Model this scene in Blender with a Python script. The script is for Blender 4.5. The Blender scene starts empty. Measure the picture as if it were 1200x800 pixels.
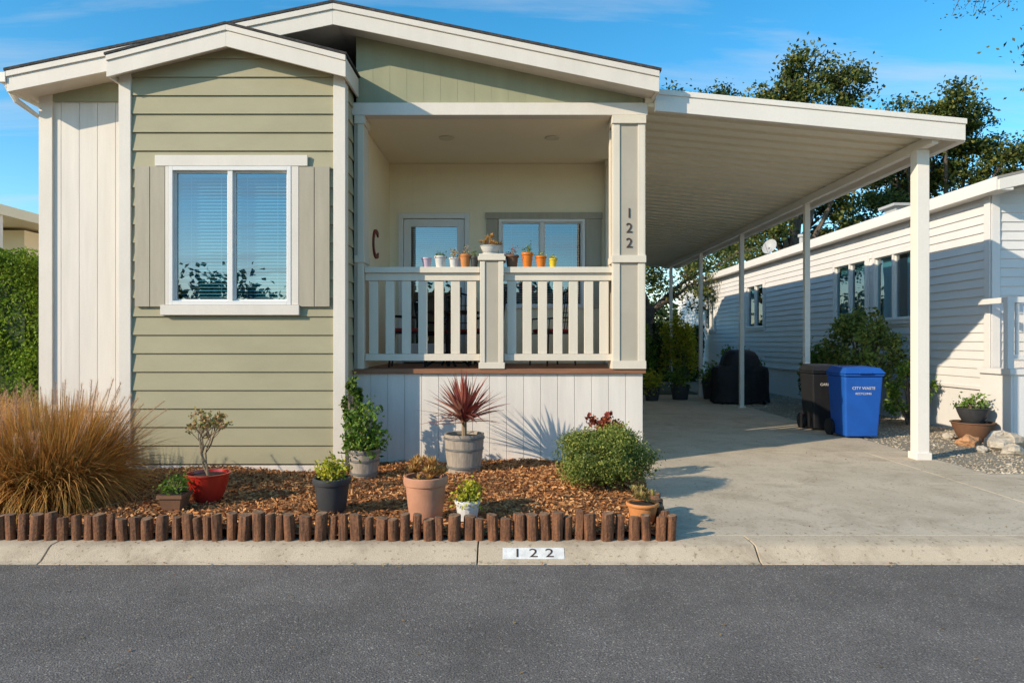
import bpy, math, random, bmesh
import numpy as np
from mathutils import Vector, Matrix
random.seed(7); rng=np.random.default_rng(11)
sc=bpy.context.scene
sc.view_settings.view_transform='Standard'; sc.view_settings.look='None'; sc.view_settings.exposure=0
CH=1.45
def PX(px,D): return (px-600)*D/800
def PZ(py,D): return CH-(py-400)*D/800

# ---------------- materials ----------------
def mk(name,c,rough=.6,var=.10,scale=5,bump=.1,bscale=80,spec=.3,stretch=(1,1,1),c2=None,metal=0,fine=.02,bdist=.01):
    m=bpy.data.materials.new(name); m.use_nodes=True; nt=m.node_tree; N=nt.nodes; L=nt.links
    b=N['Principled BSDF']; b.inputs['Roughness'].default_value=rough
    b.inputs['Specular IOR Level'].default_value=spec; b.inputs['Metallic'].default_value=metal
    tc=N.new('ShaderNodeTexCoord'); mp=N.new('ShaderNodeMapping'); mp.inputs['Scale'].default_value=stretch
    L.new(tc.outputs['Object'],mp.inputs['Vector'])
    n=N.new('ShaderNodeTexNoise'); n.inputs['Scale'].default_value=scale; n.inputs['Detail'].default_value=7; n.inputs['Roughness'].default_value=.6
    L.new(mp.outputs['Vector'],n.inputs['Vector'])
    r=N.new('ShaderNodeValToRGB'); r.color_ramp.elements[0].position=.32; r.color_ramp.elements[1].position=.68
    lo=c2 if c2 else [x*(1-var) for x in c]; hi=c if c2 else [min(1,x*(1+var)) for x in c]
    r.color_ramp.elements[0].color=(*lo,1); r.color_ramp.elements[1].color=(*hi,1)
    L.new(n.outputs['Fac'],r.inputs['Fac'])
    n2=N.new('ShaderNodeTexNoise'); n2.inputs['Scale'].default_value=bscale; n2.inputs['Detail'].default_value=3
    L.new(tc.outputs['Object'],n2.inputs['Vector'])
    mr=N.new('ShaderNodeMapRange'); mr.inputs['From Min'].default_value=.3; mr.inputs['From Max'].default_value=.7
    mr.inputs['To Min'].default_value=1-fine; mr.inputs['To Max'].default_value=1+fine
    L.new(n2.outputs['Fac'],mr.inputs['Value'])
    mx=N.new('ShaderNodeVectorMath'); mx.operation='SCALE'
    L.new(r.outputs['Color'],mx.inputs[0]); L.new(mr.outputs['Result'],mx.inputs['Scale'])
    L.new(mx.outputs[0],b.inputs['Base Color'])
    if bump>0:
        bp=N.new('ShaderNodeBump'); bp.inputs['Strength'].default_value=bump; bp.inputs['Distance'].default_value=bdist
        L.new(n2.outputs['Fac'],bp.inputs['Height']); L.new(bp.outputs['Normal'],b.inputs['Normal'])
    return m
def island(name,cols,rough=.6,trans=.3,spec=.25):
    m=bpy.data.materials.new(name); m.use_nodes=True; nt=m.node_tree; N=nt.nodes; L=nt.links
    b=N['Principled BSDF']; b.inputs['Roughness'].default_value=rough; b.inputs['Specular IOR Level'].default_value=spec
    g=N.new('ShaderNodeNewGeometry'); r=N.new('ShaderNodeValToRGB')
    e=r.color_ramp.elements
    while len(e)<len(cols): e.new(.5)
    for i,c in enumerate(cols): e[i].position=i/(len(cols)-1); e[i].color=(*c,1)
    L.new(g.outputs['Random Per Island'],r.inputs['Fac']); 
    tc=N.new('ShaderNodeTexCoord'); n=N.new('ShaderNodeTexNoise'); n.inputs['Scale'].default_value=1.3; n.inputs['Detail'].default_value=3
    L.new(tc.outputs['Object'],n.inputs['Vector'])
    mr=N.new('ShaderNodeMapRange'); mr.inputs['From Min'].default_value=.3; mr.inputs['From Max'].default_value=.7
    mr.inputs['To Min'].default_value=.7; mr.inputs['To Max'].default_value=1.25; L.new(n.outputs['Fac'],mr.inputs['Value'])
    mx=N.new('ShaderNodeVectorMath'); mx.operation='SCALE'; L.new(r.outputs['Color'],mx.inputs[0]); L.new(mr.outputs['Result'],mx.inputs['Scale'])
    L.new(mx.outputs[0],b.inputs['Base Color'])
    if trans>0:
        t=N.new('ShaderNodeBsdfTranslucent'); L.new(mx.outputs[0],t.inputs['Color'])
        s=N.new('ShaderNodeMixShader'); s.inputs[0].default_value=trans
        L.new(b.outputs[0],s.inputs[1]); L.new(t.outputs[0],s.inputs[2]); L.new(s.outputs[0],N['Material Output'].inputs['Surface'])
    return m
def glassm(name,tint=(.30,.58,.68),fac=.25):
    m=bpy.data.materials.new(name); m.use_nodes=True; nt=m.node_tree; N=nt.nodes; L=nt.links
    N.remove(N['Principled BSDF'])
    g=N.new('ShaderNodeBsdfGlossy'); g.inputs['Roughness'].default_value=.01; g.inputs['Color'].default_value=(.9,.96,1,1)
    t=N.new('ShaderNodeBsdfTransparent'); t.inputs['Color'].default_value=(*tint,1)
    s=N.new('ShaderNodeMixShader'); s.inputs[0].default_value=fac
    tc=N.new('ShaderNodeTexCoord'); n=N.new('ShaderNodeTexNoise'); n.inputs['Scale'].default_value=1.5
    bp=N.new('ShaderNodeBump'); bp.inputs['Strength'].default_value=.03; bp.inputs['Distance'].default_value=.05
    L.new(tc.outputs['Object'],n.inputs['Vector']); L.new(n.outputs['Fac'],bp.inputs['Height']); L.new(bp.outputs['Normal'],g.inputs['Normal'])
    L.new(t.outputs[0],s.inputs[1]); L.new(g.outputs[0],s.inputs[2]); L.new(s.outputs[0],N['Material Output'].inputs['Surface'])
    return m

M={}
M['sage']=mk('sage_siding_paint',(.385,.345,.220),.65,.07,1.2,.06,90,stretch=(1,1,2.5))
M['sagewall']=mk('sage_panel_paint',(.34,.335,.215),.65,.07,1.5,.06,60,stretch=(3,3,.6))
M['white']=mk('white_trim_paint',(.74,.67,.585),.55,.05,2.0,.06,60,stretch=(2,2,.7))
M['railp']=mk('cream_railing_paint',(.72,.64,.52),.55,.05,2.0,.06,60,stretch=(2,2,.7))
M['panel']=mk('white_panel_paint',(.75,.685,.61),.6,.07,1.6,.05,60,stretch=(5,5,.5))
M['cream']=mk('cream_wall_paint',(.90,.77,.54),.6,.03,2.0,.04,60)
M['creamceil']=mk('porch_ceiling_paint',(.90,.79,.58),.6,.02,2.0,.03,60)
M['tan']=mk('tan_shutter_paint',(.42,.37,.28),.6,.07,3,.08,80,stretch=(4,4,.6))
M['tanp']=mk('taupe_post_paint',(.45,.40,.32),.6,.05,3,.08,80)
M['shingle']=mk('roof_shingle',(.06,.055,.055),.9,.4,14,.6,50,fine=.2)
M['wood']=mk('deck_wood',(.28,.13,.07),.6,.2,6,.2,60,stretch=(.4,4,4))
M['vinyl']=mk('window_vinyl',(.78,.75,.71),.4,.02,4,0)
M['glass']=glassm('window_glass')
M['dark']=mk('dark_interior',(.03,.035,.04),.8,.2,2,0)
M['blind']=mk('blind_slats',(.66,.68,.66),.5,.03,3,0)
M['alum']=mk('carport_aluminium',(.93,.85,.68),.45,.04,1.2,.03,40,stretch=(.5,1,1))
M['alumw']=mk('carport_white_fascia',(.80,.74,.66),.4,.03,2,.02,40)
M['nwhite']=mk('neighbour_white_siding',(.74,.71,.68),.55,.04,1.5,.05,60)
M['nroof']=mk('neighbour_roof',(.30,.28,.25),.85,.15,5,.2,50)
M['numb']=mk('number_metal',(.07,.045,.035),.5,.1,10,0)
M['rust']=mk('rust_red_metal',(.20,.04,.03),.6,.2,20,.1)
M['ground']=mk('ground_soil',(.17,.14,.09),.95,.3,.6,.4,30,c2=(.07,.09,.035),fine=.2)
M['terr']=mk('terracotta',(.56,.27,.16),.8,.16,7,.15,60,c2=(.42,.20,.12))
M['terr2']=mk('terracotta_orange',(.56,.22,.07),.8,.12,7,.15,60)
M['brownpot']=mk('brown_pot',(.18,.09,.05),.7,.12,7,.15,60)
M['redpot']=mk('red_glaze',(.45,.025,.015),.22,.12,7,.02,60,spec=.6)
M['slate']=mk('slate_pot',(.05,.05,.052),.5,.15,7,.1,60)
M['whitepot']=mk('white_pot',(.62,.60,.56),.5,.1,7,.1,60)
M['stave']=mk('barrel_grey_wood',(.44,.37,.30),.8,.15,8,.3,60,stretch=(6,6,.6),c2=(.28,.23,.18))
M['band']=mk('barrel_band',(.20,.19,.18),.5,.1,10,.1,metal=.4)
M['soil']=mk('potting_soil',(.04,.028,.02),.95,.3,30,.6,120)
M['logside']=mk('stained_log',(.27,.115,.052),.8,.3,9,.6,60,stretch=(6,6,.6),c2=(.06,.030,.020),fine=.25)
M['logtop']=mk('log_end_grain',(.36,.21,.12),.85,.2,25,.4,80,c2=(.13,.075,.045))
M['bark']=mk('oak_bark',(.13,.10,.075),.9,.3,6,.7,20,stretch=(2,2,.5),fine=.2,bdist=.05)
M['twig']=mk('stem',(.26,.19,.12),.8,.2,10,.2)
M['black']=mk('black_plastic',(.018,.018,.02),.5,.2,5,.15,80)
M['cover']=mk('grill_cover_vinyl',(.014,.014,.016),.55,.3,5,.5,9,bdist=.05)
M['blue']=mk('blue_bin_plastic',(.015,.10,.42),.45,.08,5,.1,120)
M['iron']=mk('dark_iron',(.02,.02,.022),.45,.2,8,.05)
M['rock']=mk('landscape_rock',(.46,.40,.32),.9,.2,5,.6,25,fine=.15,bdist=.03)
M['rocko']=mk('orange_rock',(.46,.24,.12),.9,.2,5,.6,25,fine=.15,bdist=.03)
M['labelw']=mk('white_label',(.72,.69,.64),.6,.14,18,0,fine=.08)
M['red']=mk('red_cushion',(.28,.03,.025),.8,.1,8,.1)
M['yellow']=mk('yellow_glaze',(.70,.48,.03),.4,.05,8,0)
M['orange']=mk('orange_glaze',(.65,.18,.02),.4,.05,8,0)
M['pink']=mk('pink_glaze',(.55,.42,.50),.4,.05,8,0)
M['lamp']=mk('recessed_trim',(.7,.62,.45),.4,.02,8,0)
M['dish']=mk('dish_grey',(.42,.41,.39),.5,.05,8,0)

def concrete(name,c,cd,stain=(.26,.22,.17)):
    m=mk(name,c,.85,.1,.9,.35,140,spec=.2,c2=cd,fine=.10)
    nt=m.node_tree; N=nt.nodes; L=nt.links; b=N['Principled BSDF']
    src=b.inputs['Base Color'].links[0].from_socket
    tc=N.new('ShaderNodeTexCoord'); mu=N.new('ShaderNodeTexNoise'); mu.inputs['Scale'].default_value=2.3; mu.inputs['Detail'].default_value=9; mu.inputs['Roughness'].default_value=.72; mu.inputs['Distortion'].default_value=.5
    L.new(tc.outputs['Object'],mu.inputs['Vector'])
    rr=N.new('ShaderNodeValToRGB'); rr.color_ramp.elements[0].position=.48; rr.color_ramp.elements[0].color=(0,0,0,1); rr.color_ramp.elements[1].position=.68; rr.color_ramp.elements[1].color=(.75,.75,.75,1)
    L.new(mu.outputs['Fac'],rr.inputs['Fac'])
    mi=N.new('ShaderNodeMix'); mi.data_type='RGBA'; L.new(rr.outputs['Color'],mi.inputs['Factor']); L.new(src,mi.inputs['A']); mi.inputs['B'].default_value=(*stain,1)
    v=N.new('ShaderNodeTexNoise'); v.inputs['Scale'].default_value=34; v.inputs['Detail'].default_value=3; L.new(tc.outputs['Object'],v.inputs['Vector'])
    r3=N.new('ShaderNodeValToRGB'); r3.color_ramp.elements[0].position=.60; r3.color_ramp.elements[0].color=(1,1,1,1); r3.color_ramp.elements[1].position=.72; r3.color_ramp.elements[1].color=(.60,.55,.49,1)
    L.new(v.outputs['Fac'],r3.inputs['Fac'])
    m2=N.new('ShaderNodeMix'); m2.data_type='RGBA'; m2.blend_type='MULTIPLY'; m2.inputs['Factor'].default_value=1
    L.new(mi.outputs['Result'],m2.inputs['A']); L.new(r3.outputs['Color'],m2.inputs['B']); L.new(m2.outputs['Result'],b.inputs['Base Color'])
    return m
M['conc']=concrete('driveway_concrete',(.64,.53,.39),(.52,.43,.31),(.38,.30,.21))
M['curb']=concrete('curb_concrete',(.65,.52,.37),(.49,.39,.275),(.31,.235,.16))
def asphalt():
    m=mk('asphalt',(.200,.172,.150),.85,.12,.5,.9,120,spec=.2,stretch=(.35,1.6,1),c2=(.150,.130,.114),fine=.5,bdist=.008)
    nt=m.node_tree; N=nt.nodes; L=nt.links; b=N['Principled BSDF']
    src=b.inputs['Base Color'].links[0].from_socket
    tc=N.new('ShaderNodeTexCoord'); v=N.new('ShaderNodeTexVoronoi'); v.inputs['Scale'].default_value=64; L.new(tc.outputs['Object'],v.inputs['Vector'])
    r=N.new('ShaderNodeValToRGB'); r.color_ramp.elements[0].position=.1; r.color_ramp.elements[0].color=(1,1,1,1); r.color_ramp.elements[1].position=.42; r.color_ramp.elements[1].color=(0,0,0,1)
    L.new(v.outputs['Distance'],r.inputs['Fac'])
    w=N.new('ShaderNodeTexWhiteNoise'); L.new(v.outputs['Position'],w.inputs['Vector'])
    mm=N.new('ShaderNodeMath'); mm.operation='MULTIPLY'; 
    gt=N.new('ShaderNodeMath'); gt.operation='GREATER_THAN'; gt.inputs[1].default_value=.72; L.new(w.outputs['Value'],gt.inputs[0])
    L.new(r.outputs['Color'],mm.inputs[0]); L.new(gt.outputs[0],mm.inputs[1])
    mi=N.new('ShaderNodeMix'); mi.data_type='RGBA'; L.new(mm.outputs[0],mi.inputs['Factor']); L.new(src,mi.inputs['A']); mi.inputs['B'].default_value=(.42,.37,.31,1)
    mu=N.new('ShaderNodeTexNoise'); mu.inputs['Scale'].default_value=1.6; mu.inputs['Detail'].default_value=10; mu.inputs['Roughness'].default_value=.78; L.new(tc.outputs['Object'],mu.inputs['Vector'])
    mr=N.new('ShaderNodeMapRange'); mr.inputs['From Min'].default_value=.3; mr.inputs['From Max'].default_value=.7; mr.inputs['To Min'].default_value=.74; mr.inputs['To Max'].default_value=1.24; L.new(mu.outputs['Fac'],mr.inputs['Value'])
    sv=N.new('ShaderNodeVectorMath'); sv.operation='SCALE'; L.new(mi.outputs['Result'],sv.inputs[0]); L.new(mr.outputs['Result'],sv.inputs['Scale'])
    L.new(sv.outputs[0],b.inputs['Base Color'])
    return m
M['asph']=asphalt()
M['mulch']=mk('mulch_bed',(.42,.17,.06),.95,.3,14,1.0,45,c2=(.16,.06,.025),fine=.35,bdist=.03)
M['chips']=island('mulch_chips',[(.13,.045,.018),(.36,.14,.045),(.60,.26,.085),(.66,.36,.15),(.27,.10,.035)],.85,0)
M['gravel']=mk('gravel_base',(.38,.32,.24),.95,.2,20,.8,60,c2=(.22,.19,.14),fine=.3,bdist=.02)
M['stones']=island('gravel_stones',[(.22,.18,.13),(.46,.39,.29),(.34,.26,.17),(.60,.53,.42)],.85,0)
M['litter']=island('leaf_litter',[(.30,.14,.05),(.16,.08,.04),(.40,.26,.10),(.10,.06,.03)],.85,0)
M['oak']=island('oak_leaves',[(.022,.042,.012),(.055,.09,.020),(.13,.155,.03),(.26,.23,.05)],.55,.28)
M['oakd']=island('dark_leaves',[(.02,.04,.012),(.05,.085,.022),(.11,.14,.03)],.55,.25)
M['hedge']=island('hedge_leaves',[(.08,.16,.012),(.20,.32,.025),(.32,.42,.04)],.6,.3)
M['bush']=island('bush_leaves',[(.06,.10,.018),(.15,.20,.035),(.26,.30,.06),(.36,.35,.09)],.6,.25)
M['lime']=island('lime_leaves',[(.18,.22,.02),(.42,.42,.03),(.60,.50,.05)],.5,.3)
M['green']=island('green_leaves',[(.05,.11,.015),(.13,.23,.03),(.26,.36,.05)],.5,.3)
M['jade']=island('jade_leaves',[(.16,.18,.05),(.40,.34,.10),(.50,.24,.12),(.46,.42,.14)],.5,.2)
M['succ']=island('orange_succulent',[(.30,.17,.05),(.56,.24,.08),(.46,.32,.09),(.62,.36,.14)],.5,.2)
M['cord']=island('cordyline_leaves',[(.12,.03,.03),(.32,.07,.055),(.46,.16,.11),(.54,.29,.19)],.45,.25)
M['straw']=island('fountain_grass_blades',[(.34,.16,.035),(.66,.31,.075),(.80,.46,.15),(.40,.26,.05),(.72,.28,.07)],.7,.35)
M['plume']=island('grass_plumes',[(.66,.36,.20),(.82,.54,.34),(.70,.42,.24)],.8,.35)
M['redl']=island('red_leaves',[(.14,.025,.02),(.34,.06,.035),(.45,.16,.06)],.5,.2)

# ---------------- mesh builder ----------------
class MB:
    def __init__(s,tf=None): s.v=[];s.f=[];s.m=[];s.tf=tf
    def add(s,vs,fs,mi=0):
        o=len(s.v)
        for p in vs: s.v.append(tuple(s.tf(*p)) if s.tf else tuple(p))
        for f in fs: s.f.append([i+o for i in f]); s.m.append(mi)
    def hexa(s,b,t,mi=0):
        s.add(list(b)+list(t),[(3,2,1,0),(4,5,6,7),(0,1,5,4),(1,2,6,5),(2,3,7,6),(3,0,4,7)],mi)
    def box(s,x0,x1,y0,y1,z0,z1,mi=0):
        s.hexa([(x0,y0,z0),(x1,y0,z0),(x1,y1,z0),(x0,y1,z0)],[(x0,y0,z1),(x1,y0,z1),(x1,y1,z1),(x0,y1,z1)],mi)
    def prism(s,poly,y0,y1,mi=0):
        n=len(poly); vs=[(x,y0,z) for x,z in poly]+[(x,y1,z) for x,z in poly]
        fs=[tuple(range(n)),tuple(range(2*n-1,n-1,-1))]+[(i,i+n,(i+1)%n+n,(i+1)%n) for i in range(n)]
        s.add(vs,fs,mi)
    def lathe(s,prof,cx,cy,cz,seg=28,mi=0,rmod=None):
        vs=[];n=len(prof)
        for j,(r,z) in enumerate(prof):
            for i in range(seg):
                a=2*math.pi*i/seg; rr=r*(rmod(i,j) if rmod else 1)
                vs.append((cx+rr*math.cos(a),cy+rr*math.sin(a),cz+z))
        fs=[]
        for j in range(n-1):
            for i in range(seg):
                k=(i+1)%seg; fs.append((j*seg+i,j*seg+k,(j+1)*seg+k,(j+1)*seg+i))
        s.add(vs,fs,mi)
    def disc(s,r,cx,cy,cz,seg=24,mi=0):
        s.add([(cx+r*math.cos(2*math.pi*i/seg),cy+r*math.sin(2*math.pi*i/seg),cz) for i in range(seg)],[tuple(range(seg))],mi)
    def tube(s,pts,rad,seg=7,mi=0,cap=True):
        pts=[Vector(p) for p in pts]; vs=[]; n=len(pts)
        if not hasattr(rad,'__len__'): rad=[rad]*n
        for i,p in enumerate(pts):
            d=(pts[min(i+1,n-1)]-pts[max(i-1,0)]); d=d.normalized() if d.length>1e-7 else Vector((0,0,1))
            a=d.cross(Vector((0.13,.31,.94))); 
            if a.length<.15: a=d.cross(Vector((1,0,0)))
            a.normalize(); b=d.cross(a)
            for k in range(seg):
                t=2*math.pi*k/seg; vs.append(tuple(p+(a*math.cos(t)+b*math.sin(t))*rad[i]))
        fs=[(i*seg+k,i*seg+(k+1)%seg,(i+1)*seg+(k+1)%seg,(i+1)*seg+k) for i in range(n-1) for k in range(seg)]
        if cap: fs+= [tuple(range(seg-1,-1,-1)),tuple((n-1)*seg+k for k in range(seg))]
        s.add(vs,fs,mi)
    def obj(s,name,mats,parent=None,bevel=0,smooth=False):
        me=bpy.data.meshes.new(name); me.from_pydata(s.v,[],s.f); 
        if not isinstance(mats,(list,tuple)): mats=[mats]
        for m in mats: me.materials.append(m)
        for p,mi in zip(me.polygons,s.m): p.material_index=mi
        bm=bmesh.new(); bm.from_mesh(me); bmesh.ops.recalc_face_normals(bm,faces=bm.faces); bm.to_mesh(me); bm.free()
        if smooth:
            me.shade_smooth()
            try: me.set_sharp_from_angle(angle=math.radians(35))
            except Exception: pass
        o=bpy.data.objects.new(name,me); sc.collection.objects.link(o); par(o,parent)
        if bevel>0:
            b=o.modifiers.new('bevel','BEVEL'); b.width=bevel; b.segments=2; b.limit_method='ANGLE'; b.angle_limit=math.radians(50)
        return o
def par(o,p):
    if p is not None:
        o.parent=p; o.matrix_parent_inverse=Matrix.Translation(-p.location)
def empty(name,loc=(0,0,0)):
    e=bpy.data.objects.new(name,None); e.location=loc; e.empty_display_size=.2; sc.collection.objects.link(e); return e
def npmesh(name,V,mat,parent=None,k=4):
    V=np.asarray(V,dtype=np.float32).reshape(-1,3); n=len(V)//k
    me=bpy.data.meshes.new(name); me.vertices.add(n*k); me.vertices.foreach_set('co',V.ravel())
    me.loops.add(n*k); me.loops.foreach_set('vertex_index',np.arange(n*k,dtype=np.int32))
    me.polygons.add(n); me.polygons.foreach_set('loop_start',np.arange(0,n*k,k,dtype=np.int32))
    me.update(calc_edges=True); me.validate(); me.materials.append(mat)
    o=bpy.data.objects.new(name,me); sc.collection.objects.link(o); par(o,parent); return o
def unit(a): return a/np.maximum(np.linalg.norm(a,axis=-1,keepdims=True),1e-9)
def leafV(C,size,aspect=.5,bias=None):
    C=np.asarray(C); n=len(C); A=unit(rng.normal(size=(n,3))+(0 if bias is None else bias)); B=unit(np.cross(A,rng.normal(size=(n,3))))
    s=(np.asarray(size)*rng.uniform(.65,1.35,n))[:,None]
    nrm=np.cross(A,B)*s*.12
    return np.stack([C-A*s*.5,C+B*s*aspect*.5+nrm,C+A*s*.5,C-B*s*aspect*.5+nrm],1)
def ribbons(bases,dirs,length,width,droop,seg=4,taper=True):
    V=[];F=[]
    for b,d,l,w,g in zip(bases,dirs,length,width,droop):
        p=Vector(b); d=Vector(d).normalized(); sd=d.cross(Vector((0,0,1)))
        if sd.length<.05: sd=Vector((random.uniform(-1,1),random.uniform(-1,1),0))
        sd.normalize(); sd=(sd+Vector((0,0,random.uniform(-.5,.5)))).normalized()
        o=len(V)
        for i in range(seg+1):
            t=i/seg; ww=w*(1-t**2)*(.55+.9*t if t<.5 else 1) if taper else w
            ww=max(ww,w*.06)
            V+= [tuple(p-sd*ww/2),tuple(p+sd*ww/2)]
            d=(d+Vector((0,0,-g/seg))).normalized(); p=p+d*l/seg
        F+=[(o+2*i,o+2*i+1,o+2*i+3,o+2*i+2) for i in range(seg)]
    return V,F
def ribobj(name,VF,mat,parent=None):
    me=bpy.data.meshes.new(name); me.from_pydata(VF[0],[],VF[1]); me.materials.append(mat); me.shade_smooth()
    o=bpy.data.objects.new(name,me); sc.collection.objects.link(o); par(o,parent); return o

# ---------------- ground ----------------
mb=MB(); R=1500
ys=[(-R,-.10),(4.70,-.10),(4.9,-.03),(R,-.03)]
for i in range(3):
    mb.add([(-R,ys[i][0],ys[i][1]),(R,ys[i][0],ys[i][1]),(R,ys[i+1][0],ys[i+1][1]),(-R,ys[i+1][0],ys[i+1][1])],[(0,1,2,3)])
mb.obj('ground',M['ground'])
mb=MB(); mb.add([(-80,-4.5,-.085),(80,-4.5,-.085),(80,4.74,-.085),(-80,4.74,-.085)],[(0,1,2,3)]); mb.obj('road',M['asph'])
prof=[(4.69,-.12),(4.70,-.082),(4.735,-.074),(4.745,-.068),(4.825,-.004),(4.85,.008),(4.96,.012),(5.08,.008),(5.085,-.028)]
mb=MB(); 
joints=[-9.3,-6.3,-3.27,-.24,1.72,4.8,7.8,10.8]
xs=[-80]+joints+[80]
for a,b in zip(xs[:-1],xs[1:]):
    n=len(prof); vs=[(a+.005,y,z) for y,z in prof]+[(b-.005,y,z) for y,z in prof]
    mb.add(vs,[(i,i+1,n+i+1,n+i) for i in range(n-1)]+[tuple(range(n)),tuple(range(2*n-1,n-1,-1))])
mb.obj('curb',M['curb'],smooth=True,bevel=.004)
kn=empty('curb_address_sign',(.16,4.8,-.02))
x0,x1=PX(589,4.8),PX(661,4.8)
sa=math.atan2(.064,.08)
def face(t,off):
    return (4.745+.08*t-off*math.sin(sa), -.068+.064*t+off*math.cos(sa))
mb=MB(); p0=face(.06,.003);p1=face(.96,.003)
mb.add([(x0,*p0),(x1,*p0),(x1,*p1),(x0,*p1)],[(0,1,2,3)]); mb.obj('painted_patch',M['labelw'],kn)
def text(s,size,loc,rot,mat,parent,ext=.004,name='text',space=1,sx=1):
    c=bpy.data.curves.new(name,'FONT'); c.body=s; c.size=size; c.extrude=ext; c.align_x='CENTER'; c.align_y='CENTER'; c.space_character=space
    o=bpy.data.objects.new(name,c); o.location=loc; o.rotation_euler=rot; o.scale=(sx,1,1); c.materials.append(mat); sc.collection.objects.link(o); par(o,parent); return o
pt=face(.5,.005)
text('122',.098,((x0+x1)/2,*pt),(sa,0,0),M['numb'],kn,.0004,'painted_numerals',1.7,1.35)

# driveway
mb=MB()
def slab(x0,x1,y0,y1,z=.006): mb.box(x0,x1,y0,y1,-.1,z)
slab(1.12,4.6,5.092,8.9);slab(4.606,8.4,5.092,7.45);slab(8.406,12,5.092,7.45);slab(12.006,18,5.092,7.45)
slab(4.606,5.2,7.456,8.9)
for a,b in [(8.906,13.4),(13.406,18.5)]: slab(1.3,5.2,a,b)
mb.obj('driveway',M['conc'],bevel=.005)
mb=MB(); mb.add([(5.2,7.45,-.003),(14,7.45,-.003),(14,30,-.003),(5.2,30,-.003)],[(0,1,2,3)]); mb.obj('gravel_bed',M['gravel'])
n=9000; Y=7.5+rng.random(n)**1.7*12; X=rng.uniform(5.22,7.3,n); X=np.where(Y<10.2,rng.uniform(5.22,9,n),X)
base=np.array([[0,0,.6],[1,0,0],[0,1,0],[-1,0,0],[0,-1,0]])
r=rng.uniform(.008,.026,n)[:,None,None]
P=base[None]*r*rng.uniform(.6,1.3,(n,5,1)); P[:,:,2]=np.abs(P[:,:,2]); P+=np.stack([X,Y,np.full(n,0.0)],1)[:,None,:]
tri=[(0,1,2),(0,2,3),(0,3,4),(0,4,1)]
me=bpy.data.meshes.new('gravel'); VV=P.reshape(-1,3)
FF=(np.arange(n)[:,None,None]*5+np.array(tri)[None]).reshape(-1,3)
me.from_pydata(VV.tolist(),[],FF.tolist()); me.materials.append(M['stones']); o=bpy.data.objects.new('gravel',me); sc.collection.objects.link(o)
n=460; X=rng.uniform(1.4,5.2,n); Y=5.1+rng.random(n)**1.5*5; Z=np.full(len(X),.012)
n2=320; X2=rng.uniform(-5,5,n2); Y2=4.56+rng.random(n2)**.6*.15; Z2=np.full(n2,-.072)
n3=90; X3=rng.uniform(-5,5,n3); Y3=4.86+rng.random(n3)*.08; Z3=np.full(n3,.018)
n4=60; X4=rng.uniform(-4,4,n4); Y4=rng.uniform(3,4.6,n4); Z4=np.full(n4,-.078)
C=np.stack([np.concatenate([X,X2,X3,X4]),np.concatenate([Y,Y2,Y3,Y4]),np.concatenate([Z,Z2,Z3,Z4])],1); n=len(C)
A=rng.normal(size=(n,3)); A[:,2]*=.15; A=unit(A); B=unit(np.cross(A,np.array([0,0,1.0])))
l=rng.uniform(.004,.015,n)[:,None]; npmesh('leaf_litter',np.stack([C-A*l,C+B*l*.5,C+A*l,C-B*l*.5],1),M['litter'])

# mulch bed
def bedr(y): return 1.12+max(0,(y-5.0))*.12
def bedz(x,y): return .045+.022*math.sin(x*1.7+y)+.015*math.sin(x*4.1-y*3)-.05*min(1,max(0,(y-6.4)/1.2))
mb=MB(); nx,ny=170,50; vs=[]
for j in range(ny+1):
    y=4.95+(8.3-4.95)*j/ny
    for i in range(nx+1):
        xr=bedr(y); x=-10+(xr+10)*i/nx
        e=min(1,(xr-x)/.15); vs.append((x,y,.014+(bedz(x,y)+random.uniform(-.012,.012))*e))
mb.add(vs,[(j*(nx+1)+i,j*(nx+1)+i+1,(j+1)*(nx+1)+i+1,(j+1)*(nx+1)+i) for j in range(ny) for i in range(nx)])
mb.obj('mulch_bed',M['mulch'],smooth=False)
n=36000; Y=4.98+rng.random(n)*3.2; X=rng.uniform(-5.5,1.5,n); k=X<1.1+(Y-5)*.12; X=X[k];Y=Y[k];n=len(X)
Z=.014+np.array([bedz(x,y)*min(1,(bedr(y)-x)/.15) for x,y in zip(X,Y)])+rng.uniform(0,.022,n)
C=np.stack([X,Y,Z],1); A=rng.normal(size=(n,3)); A[:,2]*=.35; A=unit(A); B=rng.normal(size=(n,3)); B[:,2]*=.5; B=unit(np.cross(A,np.cross(A,B)))
l=(rng.uniform(.012,.05,n)*.6)[:,None]; w=rng.uniform(.004,.010,n)[:,None]
npmesh('mulch_chips',np.stack([C-A*l-B*w*.6,C-A*l*.8+B*w,C+A*l+B*w*.7,C+A*l*.9-B*w],1),M['chips'])
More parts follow.
